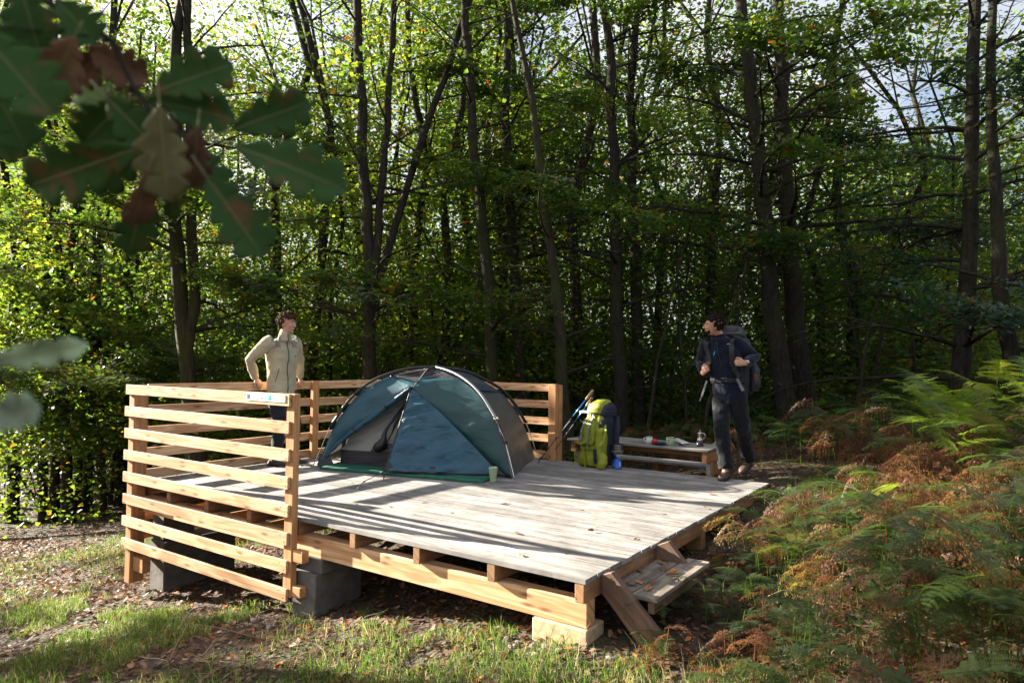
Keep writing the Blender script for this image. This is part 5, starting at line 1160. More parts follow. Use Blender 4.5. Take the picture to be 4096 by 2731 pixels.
make_tree('beech_tree', 'broad many-stemmed tree whose stems fan out directly above the left half of the tent', [[(-7.75, 5.63, 1.06), (-7.73, 5.57, 3.14), (-7.82, 5.44, 4.8), (-7.9, 5.26, 8.12)], [(-7.72, 5.6, 1.9), (-7.70, 5.62, 2.6), (-7.51, 5.65, 4.81), (-7.32, 5.66, 8.13)], [(-7.74, 5.7, 2.2), (-7.74, 5.81, 2.83), (-7.1, 6.17, 5.29), (-6.25, 6.65, 8.26)]], .145, 14, .6, 3.2, 54, 120000, 22, .076, GRP, 'bark', hue=-.02)
make_tree('beech_tree', 'slender dark tree rising above the top of the tent', [[(-5.82, 6.98, .85), (-5.88, 6.87, 2.84), (-6.11, 6.6, 5.66), (-6.21, 6.44, 8.15)]], .135, 14, 1.2, 2.8, 36, 70000, 23, .07, GRP, 'bark2', hue=-.06)
make_tree('beech_tree', 'dark tree just right of the one above the tent', [[(-6.22, 8.53, .99), (-6.36, 8.3, 4.33), (-6.46, 8.15, 6.64)]], .15, 13, 1.4, 3.0, 34, 66000, 24, .07, GRP, 'bark', hue=-.08)
make_tree('young_tree', 'curved mossy tree behind the right end of the rear railing', [[(-3.95, 6.47, .47), (-4.02, 6.35, 2.23), (-4.25, 6.11, 4.43)]], .115, 9, 1.1, 2.2, 24, 34000, 25, .066, GRP, 'bark2', hue=-.08)
make_tree('oak_tree', 'straight tree behind the green backpack, left of a close pair', [[(-4.04, 8.84, .52), (-4.11, 8.65, 4.14), (-4.17, 8.48, 7.59)]], .15, 13, 2.2, 3.0, 32, 52000, 26, .074, GRP, 'bark', hue=.02, layered=False)
make_tree('oak_tree', 'straight tree behind the green backpack, right of a close pair', [[(-4.16, 9.97, .65), (-4.22, 9.79, 4.36), (-4.26, 9.65, 7.14)]], .14, 13, 2.4, 2.8, 30, 50000, 27, .074, GRP, 'bark', hue=.04, layered=False)
make_tree('oak_tree', 'thick leaning oak just behind the hiker, left of two', [[(-1.14, 9.62, .85), (-1.33, 9.44, 2.37), (-1.47, 9.24, 4.76), (-1.73, 8.94, 7.95)]], .185, 13, 3.0, 3.4, 36, 66000, 28, .08, GRP, 'bark', layered=False)
make_tree('oak_tree', 'thick leaning oak just behind the hiker, right of two', [[(-.95, 10.36, .84), (-1.11, 10.18, 2.83), (-1.23, 10.01, 4.91), (-1.29, 9.85, 8.23)]], .195, 13, 3.2, 3.4, 36, 66000, 29, .08, GRP, 'bark', layered=False)
make_tree('oak_tree', 'large dark oak on the right with drooping leafy boughs behind the bright ferns', [[(1.6, 9.67, 1.57), (1.69, 9.69, 2.98), (1.75, 9.64, 5.09), (1.81, 9.61, 7.2)]], .15, 12, .9, 3.6, 52, 115000, 30, .082, GRP, 'bark', leafm='oakleaf', hue=-.03, layered=False, droop=.35)
make_tree('oak_tree', 'dark crooked tree at the right edge behind the bright ferns', [[(2.25, 9.51, 1.0), (2.09, 9.36, 2.57), (2.07, 9.31, 3.57)]], .13, 9, 1.6, 2.6, 22, 34000, 31, .072, GRP, 'bark', leafm='oakleaf', hue=-.1, layered=False, droop=.3)
make_tree('hazel_shrub', 'leafy undergrowth shrub with pale stems behind the ferns right of the two oaks', [[(.2, 10.6, 1.0), (.35, 10.5, 1.8)], [(.15, 10.6, .4), (-.1, 10.5, 1.9)]], .05, 3.6, .3, 1.9, 26, 9000, 33, .055, GRP, 'bark2', hue=-.06, layered=False, cat='shrub')
for i, (b_, h_) in enumerate([((-16.34, 3.45), -.02), ((-16.11, 3.61), .02), ((-15.32, 3.54), 0), ((-16.17, 4.17), 0), ((-16.54, 4.53), .03), ((-15.16, 4.26), -.02), ((-16.51, 5.16), 0)]):
    make_tree('slim_tree', 'one of the slim dark trunks standing close together on the slope left of the screen', [[(b_[0], b_[1], -1.6), (b_[0] - .02 + .25 * sin(i * 2.3), b_[1] + h_, .5), (b_[0] + h_ + .6 * sin(i * 2.3), b_[1], 3)]], .065 + .06 * ((i * 7) % 5) / 4, 9, -.3, 2.6, 18, 16000, 40 + i, .075, 'slim trunks standing on the slope', 'bark', hue=.04)
# unseen trees added on the sun's side to cast the dappled shade
for i, (x, y) in enumerate([(-14, -4.6), (-18, 1.3), (-11.5, -6), (-24, -7), (-12.6, -3.3), (-19, -6)]):
    make_tree('beech_tree', 'unseen tree added beyond the left edge to cast dappled shade', [[(x, y, 0), (x + .1, y, 3)]], .18, 9 + i, .8, 3.4, 24, 20000, 60 + i, .075, 'unseen sunward trees added for dappled shade', 'bark')

# thin saplings in the tangle under the trees
for i, (x, y, lean, h) in enumerate([(-3.2, 8.2, .5, 5.2), (-2.7, 8.9, -.3, 4.6), (-2.2, 8.4, .7, 6.0), (-1.9, 9.0, .2, 5), (-5.0, 8.4, -.4, 5), (-3.6, 10.2, .3, 6), (-2.9, 9.6, .9, 5.5), (-7.0, 7.4, .2, 5), (-8.8, 6.5, -.2, 5.5), (.9, 11, -.3, 5), (.1, 9.3, .5, 4), (2.9, 10.4, -.2, 6)]):
    r2 = np.random.default_rng(80 + i); zb = gz(x, y)
    make_tree('sapling', 'thin bare-stemmed sapling in the tangle under the trees', [[(x, y, zb + .3), (x + lean * .4, y, zb + 1.8), (x + lean, y + .2, zb + 3.4)]], .035, h, zb + .9, 1.5, 16, 2600, 80 + i, .055, 'saplings in the tangle under the trees', 'bark2', hue=.02, layered=False)

# the wood farther off: one mass
def far_wood():
    r_ = np.random.default_rng(77); mb = MB(); out = []
    A = np.array(CAM)
    for k in range(165):
        dep = 15.5 + 30 * r_.random() ** 1.3; lat = r_.uniform(-.86, .86) * dep
        p = A + np.array(_F) * dep + np.array(_R) * lat; x, y = p[0], p[1]; zb = gz(x, y)
        H = r_.uniform(11, 18) if lat < .30 * dep else r_.uniform(8, 12)
        rr = r_.uniform(.05, .17)
        n = 7; P = [(x + r_.normal(0, .1) * i, y + r_.normal(0, .1) * i, zb - .2 + (H * i / (n - 1))) for i in range(n)]
        mb.tube(P, [rr * (1 - .11 * i) for i in range(n)], 6, cap=False)
        c = int(6800 * (1.15 - .5 * (dep - 15) / 30)); m_ = 46
        cen = np.stack([r_.normal(0, 1.5, m_), r_.normal(0, 1.5, m_), zb + .4 + (H - .2) * r_.random(m_) ** .9], 1) + np.array([x, y, 0])
        for q in cen[:14]:
            j = int(max(1, min(n - 2, (q[2] - zb) / H * n)))
            mb.tube([P[j - 1] if P[j][2] > q[2] else P[j], tuple((np.array(P[j]) + q) / 2 + r_.normal(0, .15, 3)), tuple(q)], [rr * .25, rr * .16, .006], 4, cap=False)
        ci = r_.integers(0, m_, c); q = cen[ci] + np.stack([r_.normal(0, .55, c), r_.normal(0, .55, c), r_.normal(0, .20, c)], 1)
        out.append(q)
    for k in range(5200):           # brush at the foot of the trees
        pass
    # understorey brush
    nb = 520000
    dep = 13.5 + 24 * r_.random(nb); lat = r_.uniform(-.86, .86, nb) * dep
    p = A[None] + np.array(_F)[None] * dep[:, None] + np.array(_R)[None] * lat[:, None]
    cl = vnoise(p[:, 0], p[:, 1], 1.2, 9); p[:, 2] = ground_z(p[:, 0], p[:, 1]) + .1 + 8.0 * r_.random(nb) ** 1.3 * np.clip(cl * 1.7 - .1, .15, 1)
    out.append(p)
    P = np.concatenate(out); P = P[frustum(P, .06)]
    slope = (P[:, 0] < -8) & (P[:, 2] - ground_z(P[:, 0], P[:, 1]) < 1.5) & (P[:, 1] < 12); P = P[~(slope & (r_.random(len(P)) < .80))]
    P = P[lit_keep(P) | (r_.random(len(P)) < .60)]; P = P[~sky_gap(P, r_)]
    cl = vnoise(P[:, 0] + P[:, 2] * .5, P[:, 1] - P[:, 2] * .4, 1.3, 12)
    var = np.clip(r_.beta(2, 3, len(P)) * .75 + (cl - .4) * .5 + .06, 0, .92); au = r_.random(len(P)) < .03; var = np.where(au, r_.uniform(.88, 1, len(P)), var)
    dist = np.linalg.norm(P - A, axis=1)
    V = leaves(P, .115, .75, 5)
    o = np_mesh('distant_foliage', V, 4, M['leaf_far'], var=np.repeat(var, 4)); tag(o, 'mass of sunlit green leaves of the wood farther off', 'wood', kind='stuff')
    o = mb.build('distant_trunks', M['bark'], smooth=True); tag(o, 'mass of thin trunks of the wood farther off', 'wood', kind='stuff')
    print('far leaves', len(P))
far_wood()
# ------------------------------------------------------------------ bracken
def frond(seed, L=1.0, npin=15, curl=0.0, sparse=0.0):
    """one bracken blade along +X, droop towards the tip; returns quads (n,4,3)"""
    r_ = np.random.default_rng(seed); Q = []
    def curve(t): return np.array([L * t * (1 - .12 * t * t), 0, L * (.10 * t - (.34 + curl * .3) * t * t)])
    W = .30 * L
    for i in range(npin):
        t = .10 + .88 * i / npin; p = curve(t); dp = curve(min(1, t + .02)) - curve(max(0, t - .02)); dp /= np.linalg.norm(dp)
        ln = W * (1 - t) ** .75 * (1.15 if i > 0 else .9) * r_.uniform(.88, 1.1)
        for sg in (-1, 1):
            if r_.random() < sparse: continue
            side = np.array([0.22, sg, 0.0]); side = side + np.array([0, 0, r_.normal(0, .10) + .06]); side /= np.linalg.norm(side)
            nrm = np.cross(dp, side); nrm /= np.linalg.norm(nrm); m_ = max(4, int(13 * ln / W + 3)); q0 = p
            drp = r_.uniform(.15, .5) + curl * .8
            for j in range(m_):
                s = (j + .5) / m_; c = p + side * ln * s + np.array([0, 0, -drp * ln * s * s]) + nrm * (r_.normal(0, curl * .02) if curl else 0)
                pl_ = L * .043 * (1 - .7 * s) * (1 - .4 * t) + .002; wd = ln / m_ * .42
                for s2 in (-1, 1):
                    d = dp * s2 + side * .35; d /= np.linalg.norm(d); e = side
                    if curl: d = d + np.array([0, 0, r_.normal(0, curl)]); d /= np.linalg.norm(d)
                    a = c - e * wd; b = c + e * wd; tp = c + d * pl_ + e * wd * .6
                    Q.append((a, b, tp + e * wd * .35, tp - e * wd * .55))
    # rachis
    for i in range(12):
        a = curve(i / 12); b = curve((i + 1) / 12); w = .0035 * L * (1 - i / 13)
        Q.append((a + [0, w, 0], b + [0, w, 0], b - [0, w, 0], a - [0, w, 0])); Q.append((a + [0, 0, w], b + [0, 0, w], b - [0, 0, w], a - [0, 0, w]))
    return np.array(Q)
FR = [frond(200 + i, 1.0, 14 + i % 3, 0, .04) for i in range(5)] + [frond(210 + i, 1.0, 13, .55, .18) for i in range(4)]
def place(Q, p, yaw, pitch, scale, roll=0.0):
    cy_, sy_, cp, sp = cos(yaw), sin(yaw), cos(pitch), sin(pitch); cr, sr = cos(roll), sin(roll)
    Rx = np.array([[1, 0, 0], [0, cr, -sr], [0, sr, cr]]); Ry = np.array([[cp, 0, -sp], [0, 1, 0], [sp, 0, cp]]); Rz = np.array([[cy_, -sy_, 0], [sy_, cy_, 0], [0, 0, 1]])
    return (Q * scale) @ (Rz @ Ry @ Rx).T + np.array(p)
def stemq(a, b, w):
    a = np.array(a, float); b = np.array(b, float)
    return np.array([(a + [w, 0, 0], b + [w * .6, 0, 0], b - [w * .6, 0, 0], a - [w, 0, 0]), (a + [0, w, 0], b + [0, w * .6, 0], b - [0, w * .6, 0], a - [0, w, 0])])
def plant(x, y, h, hue, seed, nf=5, L=.6, dead=False, lean=None, rise=0.0):
    """bracken plant: one stalk with a tier of blades; returns quads and values"""
    r_ = np.random.default_rng(seed); zb = gz(x, y); out = []; vv = []
    if lean is None: lean = r_.uniform(0, 2 * pi)
    top = np.array([x + cos(lean) * h * .22, y + sin(lean) * h * .22, zb + h])
    sq = stemq((x, y, zb - .03), top, .0045); out.append(sq); vv.append(np.full(len(sq), .42 if not dead else .95))
    for i in range(nf):
        t = 1 - .5 * i / nf; p = np.array([x, y, zb]) * (1 - t) + top * t
        yaw = lean + (0 if i == 0 else (1 if i % 2 else -1) * r_.uniform(.8, 1.7)); q = FR[r_.integers(5, 9) if dead else r_.integers(0, 5)]
        sc = L * (1 if i == 0 else .78) * r_.uniform(.8, 1.1)
        qq = place(q, p, yaw, r_.uniform(.0, .45) - (0.5 if dead else 0) + rise, sc, r_.normal(0, .25)); out.append(qq)
        v0 = np.clip(hue + r_.normal(0, .05), 0, 1); vv.append(np.clip(v0 + r_.normal(0, .035, len(qq)), 0, 1))
    return np.concatenate(out), np.concatenate(vv)
def fern_thing(x, y, h, hue, seed, label, nf=6, L=.7, dead=False, lean=None, rise=0.0):
    q, v = plant(x, y, h, hue, seed, nf, L, dead, lean, rise); zb = gz(x, y)
    q = q - np.array([x, y, zb]); o = np_mesh('bracken_fern', q.reshape(-1, 3), 4, M['fern'], var=np.repeat(v, 4)); o.location = (x, y, zb)
    tag(o, label, 'fern', 'bracken ferns on the right')
fern_thing(1.62, 4.30, 1.02, .50, 301, 'tallest bright yellow-green fern in the sun below the dark oak', 9, .62, rise=.4)
fern_thing(1.98, 4.95, 1.12, .56, 302, 'yellowing upright fern rising highest beside the right edge', 9, .6, rise=.4)
fern_thing(1.38, 3.60, .85, .46, 303, 'vivid green fern frond hanging in full sun left of the bright ferns', 6, .6, lean=-1.6)
fern_thing(2.1, 4.4, 1.1, .66, 304, 'tall fern with orange-edged yellow fronds in the sun', 8, .62, rise=.3)
fern_thing(1.78, 3.95, .95, .52, 321, 'bushy lime green fern in the middle of the bright ferns', 9, .7, rise=.4)
fern_thing(1.45, 4.75, 1.0, .48, 322, 'green sunlit fern behind the vivid green frond', 8, .7, rise=.4)
fern_thing(2.35, 4.9, 1.0, .58, 323, 'yellow-green fern standing against the dark crooked tree', 8, .75, rise=.5)
fern_thing(.62, 4.7, .72, .90, 305, 'copper-brown dead fern right of the hiker', 7, .6, True)
fern_thing(1.0, 4.3, .75, .93, 306, 'rust-brown dead fern between the hiker and the bright ferns', 8, .65, True)
fern_thing(.45, 1.72, .40, .86, 307, 'curled brown fern leaning over the right edge of the platform', 5, .45, True, lean=3.0)
fern_thing(.78, 1.55, .34, .72, 308, 'orange and yellow fern in the sun beside the platform edge', 7, .42, lean=2.4)
fern_thing(.98, 1.15, .30, .80, 309, 'crumpled orange-brown fern beside the step', 8, .45, True)
fern_thing(1.62, -1.02, .62, .22, 310, 'blurred green fern in the bottom right corner closest to the viewer', 4, .42, lean=.3)
fern_thing(.55, 2.6, .42, .30, 311, 'pale green arching fern beside the far half of the platform edge', 5, .5)
fern_thing(1.55, 1.75, .60, .10, 312, 'dark blue-green fern in deep shade', 7, .62)
# the rest of the bracken bed
def bracken_bed():
    r_ = np.random.default_rng(401); out = []; vv = []; n = 0
    def zone(x0, x1, y0, y1, cnt, h0, h1, hues, L0, L1, pd):
        nonlocal n
        for _ in range(cnt):
            x = r_.uniform(x0, x1); y = r_.uniform(y0, y1)
            if x < .30 and y < 4.3: continue
            if -3.1 < x < -.4 and 4.3 < y < 6.0: continue
            if -1.2 < x < .35 and 4.0 < y < 5.6: continue
            dx, dy = x - CAM.x, y - CAM.y
            if dx * dx + dy * dy < 4.6: continue
            c = float(vnoise(x, y, .9, 21)); dead = r_.random() < pd + (c - .5) * .8
            hue = r_.uniform(.85, 1.0) if dead else r_.uniform(*hues) + (c - .5) * .3
            q, v = plant(x, y, r_.uniform(h0, h1), hue, int(r_.integers(1e6)), int(r_.integers(3, 6)), r_.uniform(L0, L1), dead); out.append(q); vv.append(v); n += 1
    zone(.32, 1.0, -.9, 1.6, 51, .06, .22, (.05, .45), .18, .30, .75); zone(.9, 1.9, -.9, 1.7, 93, .12, .34, (.0, .35), .22, .36, .45); zone(-3.7, -1.5, -2.1, -1.1, 18, .05, .16, (.1, .4), .2, .3, .85)
    zone(.35, 1.9, 1.4, 3.6, 142, .15, .42, (.02, .42), .28, .42, .50)
    zone(1.15, 3.4, 0.2, 3.4, 165, .38, .78, (.05, .45), .40, .58, .42); zone(1.2, 3.4, 3.2, 5.2, 105, .35, .68, (.0, .45), .36, .54, .35)
    zone(.35, 4.0, 4.4, 9.5, 255, .4, .85, (.0, .4), .38, .58, .42)
    zone(-5.5, .6, 5.7, 9.0, 195, .35, .7, (.0, .3), .38, .55, .30)
    zone(-6.2, -3.0, 4.4, 6.4, 30, .3, .6, (.0, .3), .4, .6, .3)
    zone(1.5, 2.6, -1.2, .6, 33, .25, .5, (.0, .3), .38, .5, .5)
    zone(-14, -8, -1.5, 3.5, 50, .2, .4, (.05, .3), .4, .6, .15); zone(-10, -6.3, -.2, 3.2, 18, .15, .3, (.05, .3), .4, .55, .1)
    Q = np.concatenate(out); v = np.concatenate(vv)
    o = np_mesh('bracken_undergrowth', Q.reshape(-1, 3), 4, M['fern'], var=np.repeat(v, 4)); tag(o, 'mass of green and brown bracken covering the ground on the right and behind', 'undergrowth', kind='stuff')
    print('bracken', n, len(Q))
bracken_bed()

# ------------------------------------------------------------------ grass and litter
def lobed(n=9, rng_=None):
    """outline of an oak leaf, base at 0, tip at +X, unit length"""
    P = []
    lob = [(0, .02), (.10, .06), (.2, .17), (.27, .10), (.38, .27), (.46, .15), (.58, .33), (.67, .19), (.78, .27), (.86, .15), (.95, .13), (1.0, .0)]
    top = [(x, y) for x, y in lob]; bot = [(x, -y * .95) for x, y in lob[-2:0:-1]]
    return np.array([(x, y) for x, y in top + bot])
OAK = lobed()
def ground_cover():
    r_ = np.random.default_rng(501)
    # grass
    n = 330000
    x = r_.uniform(-11, 3.4, n); y = r_.uniform(-3.2, 5.0, n); q_ = n // 3; x[:q_] = r_.uniform(-6, 1.2, q_); y[:q_] = r_.uniform(-2.2, .15, q_)
    patch = vnoise(x, y, .8, 31) * .6 + vnoise(x, y, .25, 32) * .4
    under = (x > -5.15) & (x < -.1) & (y > .25) & (y < 4)
    front = (x > -2.2) & (x < .4) & (y > -1.3) & (y < .12)
    keep = (patch > np.where(front, .40, np.where(x > .35, .50, .47))) & ~under
    tuft = (vnoise(x, y, .30, 35) > .68) & (y < .15) & (x > -6); keep |= tuft & ~under; keep &= (r_.random(n) < np.where(tuft, .9, .45))
    keep &= ~((x > .0) & (x < .36) & (y > .1) & (y < 1.2))
    bare = (np.abs(x + 1.9 + y * .3) < .8) & (y < -.15) & (y > -1.2) & (x < -1.5); keep &= ~(bare & (r_.random(n) < .8))
    x, y, patch = x[keep], y[keep], patch[keep]; n = len(x)
    P = np.stack([x, y, ground_z(x, y) - .004], 1); fr = frustum(P, .1); P = P[fr]; patch = patch[fr]; n = len(P)
    d = np.linalg.norm(P - np.array(CAM), axis=1)
    h = (.022 + .075 * r_.random(n) ** 2.2) * (.7 + patch) * np.where(r_.random(n) < .05, 1.7, 1); yaw = r_.uniform(0, 2 * pi, n); w = .0013 + .0012 * r_.random(n)
    A = np.stack([np.cos(yaw), np.sin(yaw), np.zeros(n)], 1); ln = (h * r_.uniform(.1, 1.0, n))[:, None]
    l2 = r_.uniform(0, 2 * pi, n); Ld = np.stack([np.cos(l2), np.sin(l2), np.zeros(n)], 1)
    mid = P + Ld * ln * .3 + np.stack([0 * h, 0 * h, h * .62], 1); tip = P + Ld * ln + np.stack([0 * h, 0 * h, h * np.where(r_.random(n) < .3, .55, .95)], 1)
    W = A * w[:, None]
    V = np.stack([P - W, P + W, mid + W * .8, mid - W * .8, mid - W * .8, mid + W * .8, tip + W * .15, tip - W * .15], 1).reshape(-1, 3)
    bank = (P[:, 0] > .35) & (P[:, 1] > -.4); h = h * np.where(bank & (r_.random(n) < .4), 2.6, 1)
    var = np.where(bank, .35, 0) * r_.random(n) + np.clip(r_.beta(2, 2.4, n) * .8 + (patch < .52) * .15 * r_.random(n) + np.where(r_.random(n) < .16, .45, 0), 0, 1)
    o = np_mesh('grass', V, 4, M['grass'], var=np.repeat(var, 8)); tag(o, 'short green and straw-coloured grass in patches around the platform', 'grass', kind='stuff')
    print('grass', n)
    # litter
    n = 80000
    x = r_.uniform(-19, 5, n); y = r_.uniform(-3.2, 10, n); y[:34000] = r_.uniform(-3.2, 2, 34000)
    P = np.stack([x, y, ground_z(x, y)], 1); P = P[frustum(P, .1)]; n = len(P)
    P[:, 2] += .004 + .022 * r_.random(n)
    s = r_.uniform(.028, .075, n); yaw = r_.uniform(0, 2 * pi, n)
    N = np.stack([r_.normal(0, .35, n), r_.normal(0, .35, n), np.ones(n)], 1); N /= np.linalg.norm(N, axis=1)[:, None]
    A = np.stack([np.cos(yaw), np.sin(yaw), np.zeros(n)], 1); A -= N * (A * N).sum(1)[:, None]; A /= np.linalg.norm(A, axis=1)[:, None]; B = np.cross(N, A)
    cu = r_.uniform(-.9, 1.1, n); k = len(OAK)
    ox = OAK[None, :, 0] - .5; oy = OAK[None, :, 1]
    V = P[:, None, :] + s[:, None, None] * (ox[..., None] * A[:, None, :] + oy[..., None] * B[:, None, :] + ((cu[:, None] * oy ** 2 * 1.6 + .25 * cu[:, None] * ox ** 2))[..., None] * N[:, None, :])
    V = V.reshape(-1, 3)
    var = np.clip(r_.beta(2, 2.2, n), 0, 1); var = np.where(r_.random(n) < .04, 1, var)
    o = np_mesh('leaf_litter', V, k, M['litter'], var=np.repeat(var, k)); tag(o, 'brown fallen leaves scattered over the ground', 'leaf litter', kind='stuff')
    # twigs and dead stalks
    mb = MB()
    for i in range(260):
        x = r_.uniform(-8, 2.2); y = r_.uniform(-2.6, 2.5)
        if -5.2 < x < .35 and .05 < y: continue
        z = gz(x, y); a = r_.uniform(0, 2 * pi); L = r_.uniform(.08, .45); up = abs(r_.normal(0, .12))
        p = [(x + cos(a) * L * t + r_.normal(0, .01), y + sin(a) * L * t + r_.normal(0, .01), z + .008 + up * t * (1 - .3 * t)) for t in (0, .3, .6, 1)]
        mb.tube(p, [.0035, .003, .002, .001], 4, cap=False)
    o = mb.build('dead_stalks', plain('straw', (.34, .25, .15), .8), smooth=True); tag(o, 'dry straw-coloured stalks lying in the grass', 'stalks', kind='stuff')
ground_cover()

def rubble():
    r_ = np.random.default_rng(61); mb = MB()
    for k in range(90):
        x = r_.normal(-.30, .24); y = r_.normal(-.10, .08); s = .006 + .02 * r_.random() ** 2.5
        if y > .02: y = -.02
        mb.ball((x, y, gz(x, y) + s * .3), (s * r_.uniform(.8, 1.5), s * r_.uniform(.7, 1.2), s * .8), 6, 4)
    for k in range(60):
        x = r_.normal(-2.75, .25); y = r_.normal(-.12, .12); s = .008 + .03 * r_.random() ** 2.5
        mb.ball((x, y, gz(x, y) + s * .3), (s * r_.uniform(.8, 1.5), s * r_.uniform(.7, 1.2), s * .6), 6, 4)
    o = mb.build('rubble', plain('mortar_rubble', (.20, .18, .15), .95, noise=.4, scale=40, bmp=.5), smooth=False); tag(o, 'crumbled pale mortar on the ground under the front supports', 'rubble', kind='stuff')
rubble()
# ------------------------------------------------------------------ single fallen leaves on the boards
VEIN = plain('leaf_vein', (.22, .22, .10), .6, trans=.2)
def big_leaf(L, wid, mat, name, parent=None, curl=.25, seed=0, nu=1, fine=2, loc=None, Mx=None):
    """oak leaf blade as a folded sheet with lobes, real thickness"""
    r_ = np.random.default_rng(seed); mb = MB(); n = 64; rows = []
    for i in range(n + 1):
        t = i / n
        lob = abs(cos(pi * (t * 4.6 + .12))) ** .42; env = sin(pi * min(1, t * .86 + .06)) ** .8 * (.45 + .55 * t) if t < .97 else .12
        hw = wid * .5 * max(.03, env * (.36 + .64 * lob) * (1.05)) * (1 if t > .04 else .3)
        row = []
        for j in range(-3, 4):
            s = j / 3; x = L * (t + .045 * abs(s) * (lob - .4)); y = hw * s * (1 + r_.normal(0, .015))
            z = curl * L * (t * t * -.35) + abs(s) * hw * .28 + .02 * L * sin(9 * t + s * 2) * abs(s)
            row.append((x, y, z))
        rows.append(row)
    mb.grid(rows)
    st_ = [(-.22 * L, 0, .02 * L), (-.1 * L, 0, .0), (0, 0, 0)] + [(L * t, 0, curl * L * (t * t * -.35) + .004 * L) for t in (.2, .4, .6, .8, .95)]
    mb.tube(st_, [.008 * L] * 3 + [.008 * L, .007 * L, .005 * L, .004 * L, .002 * L], 4, m=0)
    if Mx is not None: mb.v = [tuple(Mx @ Vector(v)) for v in mb.v]
    for q_ in range(64 * 6, len(mb.mi)): mb.mi[q_] = 1
    o = mb.build(name, [mat, VEIN], parent, smooth=True, solid=.0006, loc=loc)
    return o
lit_m = [plain('dry_leaf_brown', (.26, .11, .05), .7, noise=.4, scale=60, trans=.25), plain('dry_leaf_orange', (.42, .17, .06), .7, noise=.4, scale=60, trans=.25), plain('dry_leaf_dark', (.12, .06, .035), .8, noise=.4, scale=60)]
protos = []
rl = np.random.default_rng(7)
deck_leaves = [(-.60, .20, 1, 'flat orange-brown leaf nearest the near right corner of the platform'), (-.38, .42, 1, None), (-.86, .62, 0, None), (-1.35, .30, 1, None), (-.16, 1.05, 2, None), (-.52, .98, 0, 'brown leaf standing on its edge near the step'), (-1.75, .85, 0, None), (-1.55, 1.45, 0, None), (-.95, 1.62, 0, None), (-.30, 1.9, 1, None),
    (-.75, 2.4, 0, None), (-1.25, 2.15, 2, None), (-.22, 3.0, 1, None), (-.95, 3.1, 0, None), (-.38, 3.5, 1, None), (-2.15, 1.05, 2, None), (-2.6, .62, 2, None), (-2.3, .72, 0, None), (-1.15, 3.72, 0, None), (-1.9, 3.3, 0, None), (-3.0, .35, 2, None), (-3.4, 1.3, 2, None), (-.08, 2.35, 0, None), (-.62, 3.85, 0, None)]
for k, (x, y, c, lab) in enumerate(deck_leaves):
    L = rl.uniform(.05, .085) if c != 2 else rl.uniform(.035, .06)
    Mx = Matrix.Rotation(rl.uniform(0, 2 * pi), 4, 'Z') @ Matrix.Rotation(rl.uniform(-.15, .15) if k != 5 else 1.0, 4, 'X')
    o = big_leaf(L, L * .55, lit_m[c], 'fallen_leaf', curl=rl.uniform(-.5, .9), seed=k, loc=(x, y, .006 if k != 5 else .018), Mx=Mx)
    tag(o, lab or ['small brown curled leaf lying on the grey boards', 'small orange-brown leaf lying on the grey boards', 'shrivelled dark leaf lying on the grey boards'][c], 'leaf', 'single fallen leaves on the platform')
for k, (x, y) in enumerate([(.06, .36), (.10, .44), (.17, .52), (.07, .62), (.20, .70), (.13, .84), (.05, .90), (.24, .40), (.28, .60), (.10, .95)]):
    L = rl.uniform(.06, .10); Mx = Matrix.Rotation(rl.uniform(0, 2 * pi), 4, 'Z') @ Matrix.Rotation(rl.uniform(-.4, .4), 4, 'X')
    o = big_leaf(L, L * .6, lit_m[k % 3], 'fallen_leaf', curl=rl.uniform(0, 1), seed=50 + k, loc=(x, y, -.092), Mx=Mx)
    tag(o, 'dry leaf lying on the treads of the wooden step', 'leaf', 'fallen leaves on the step')

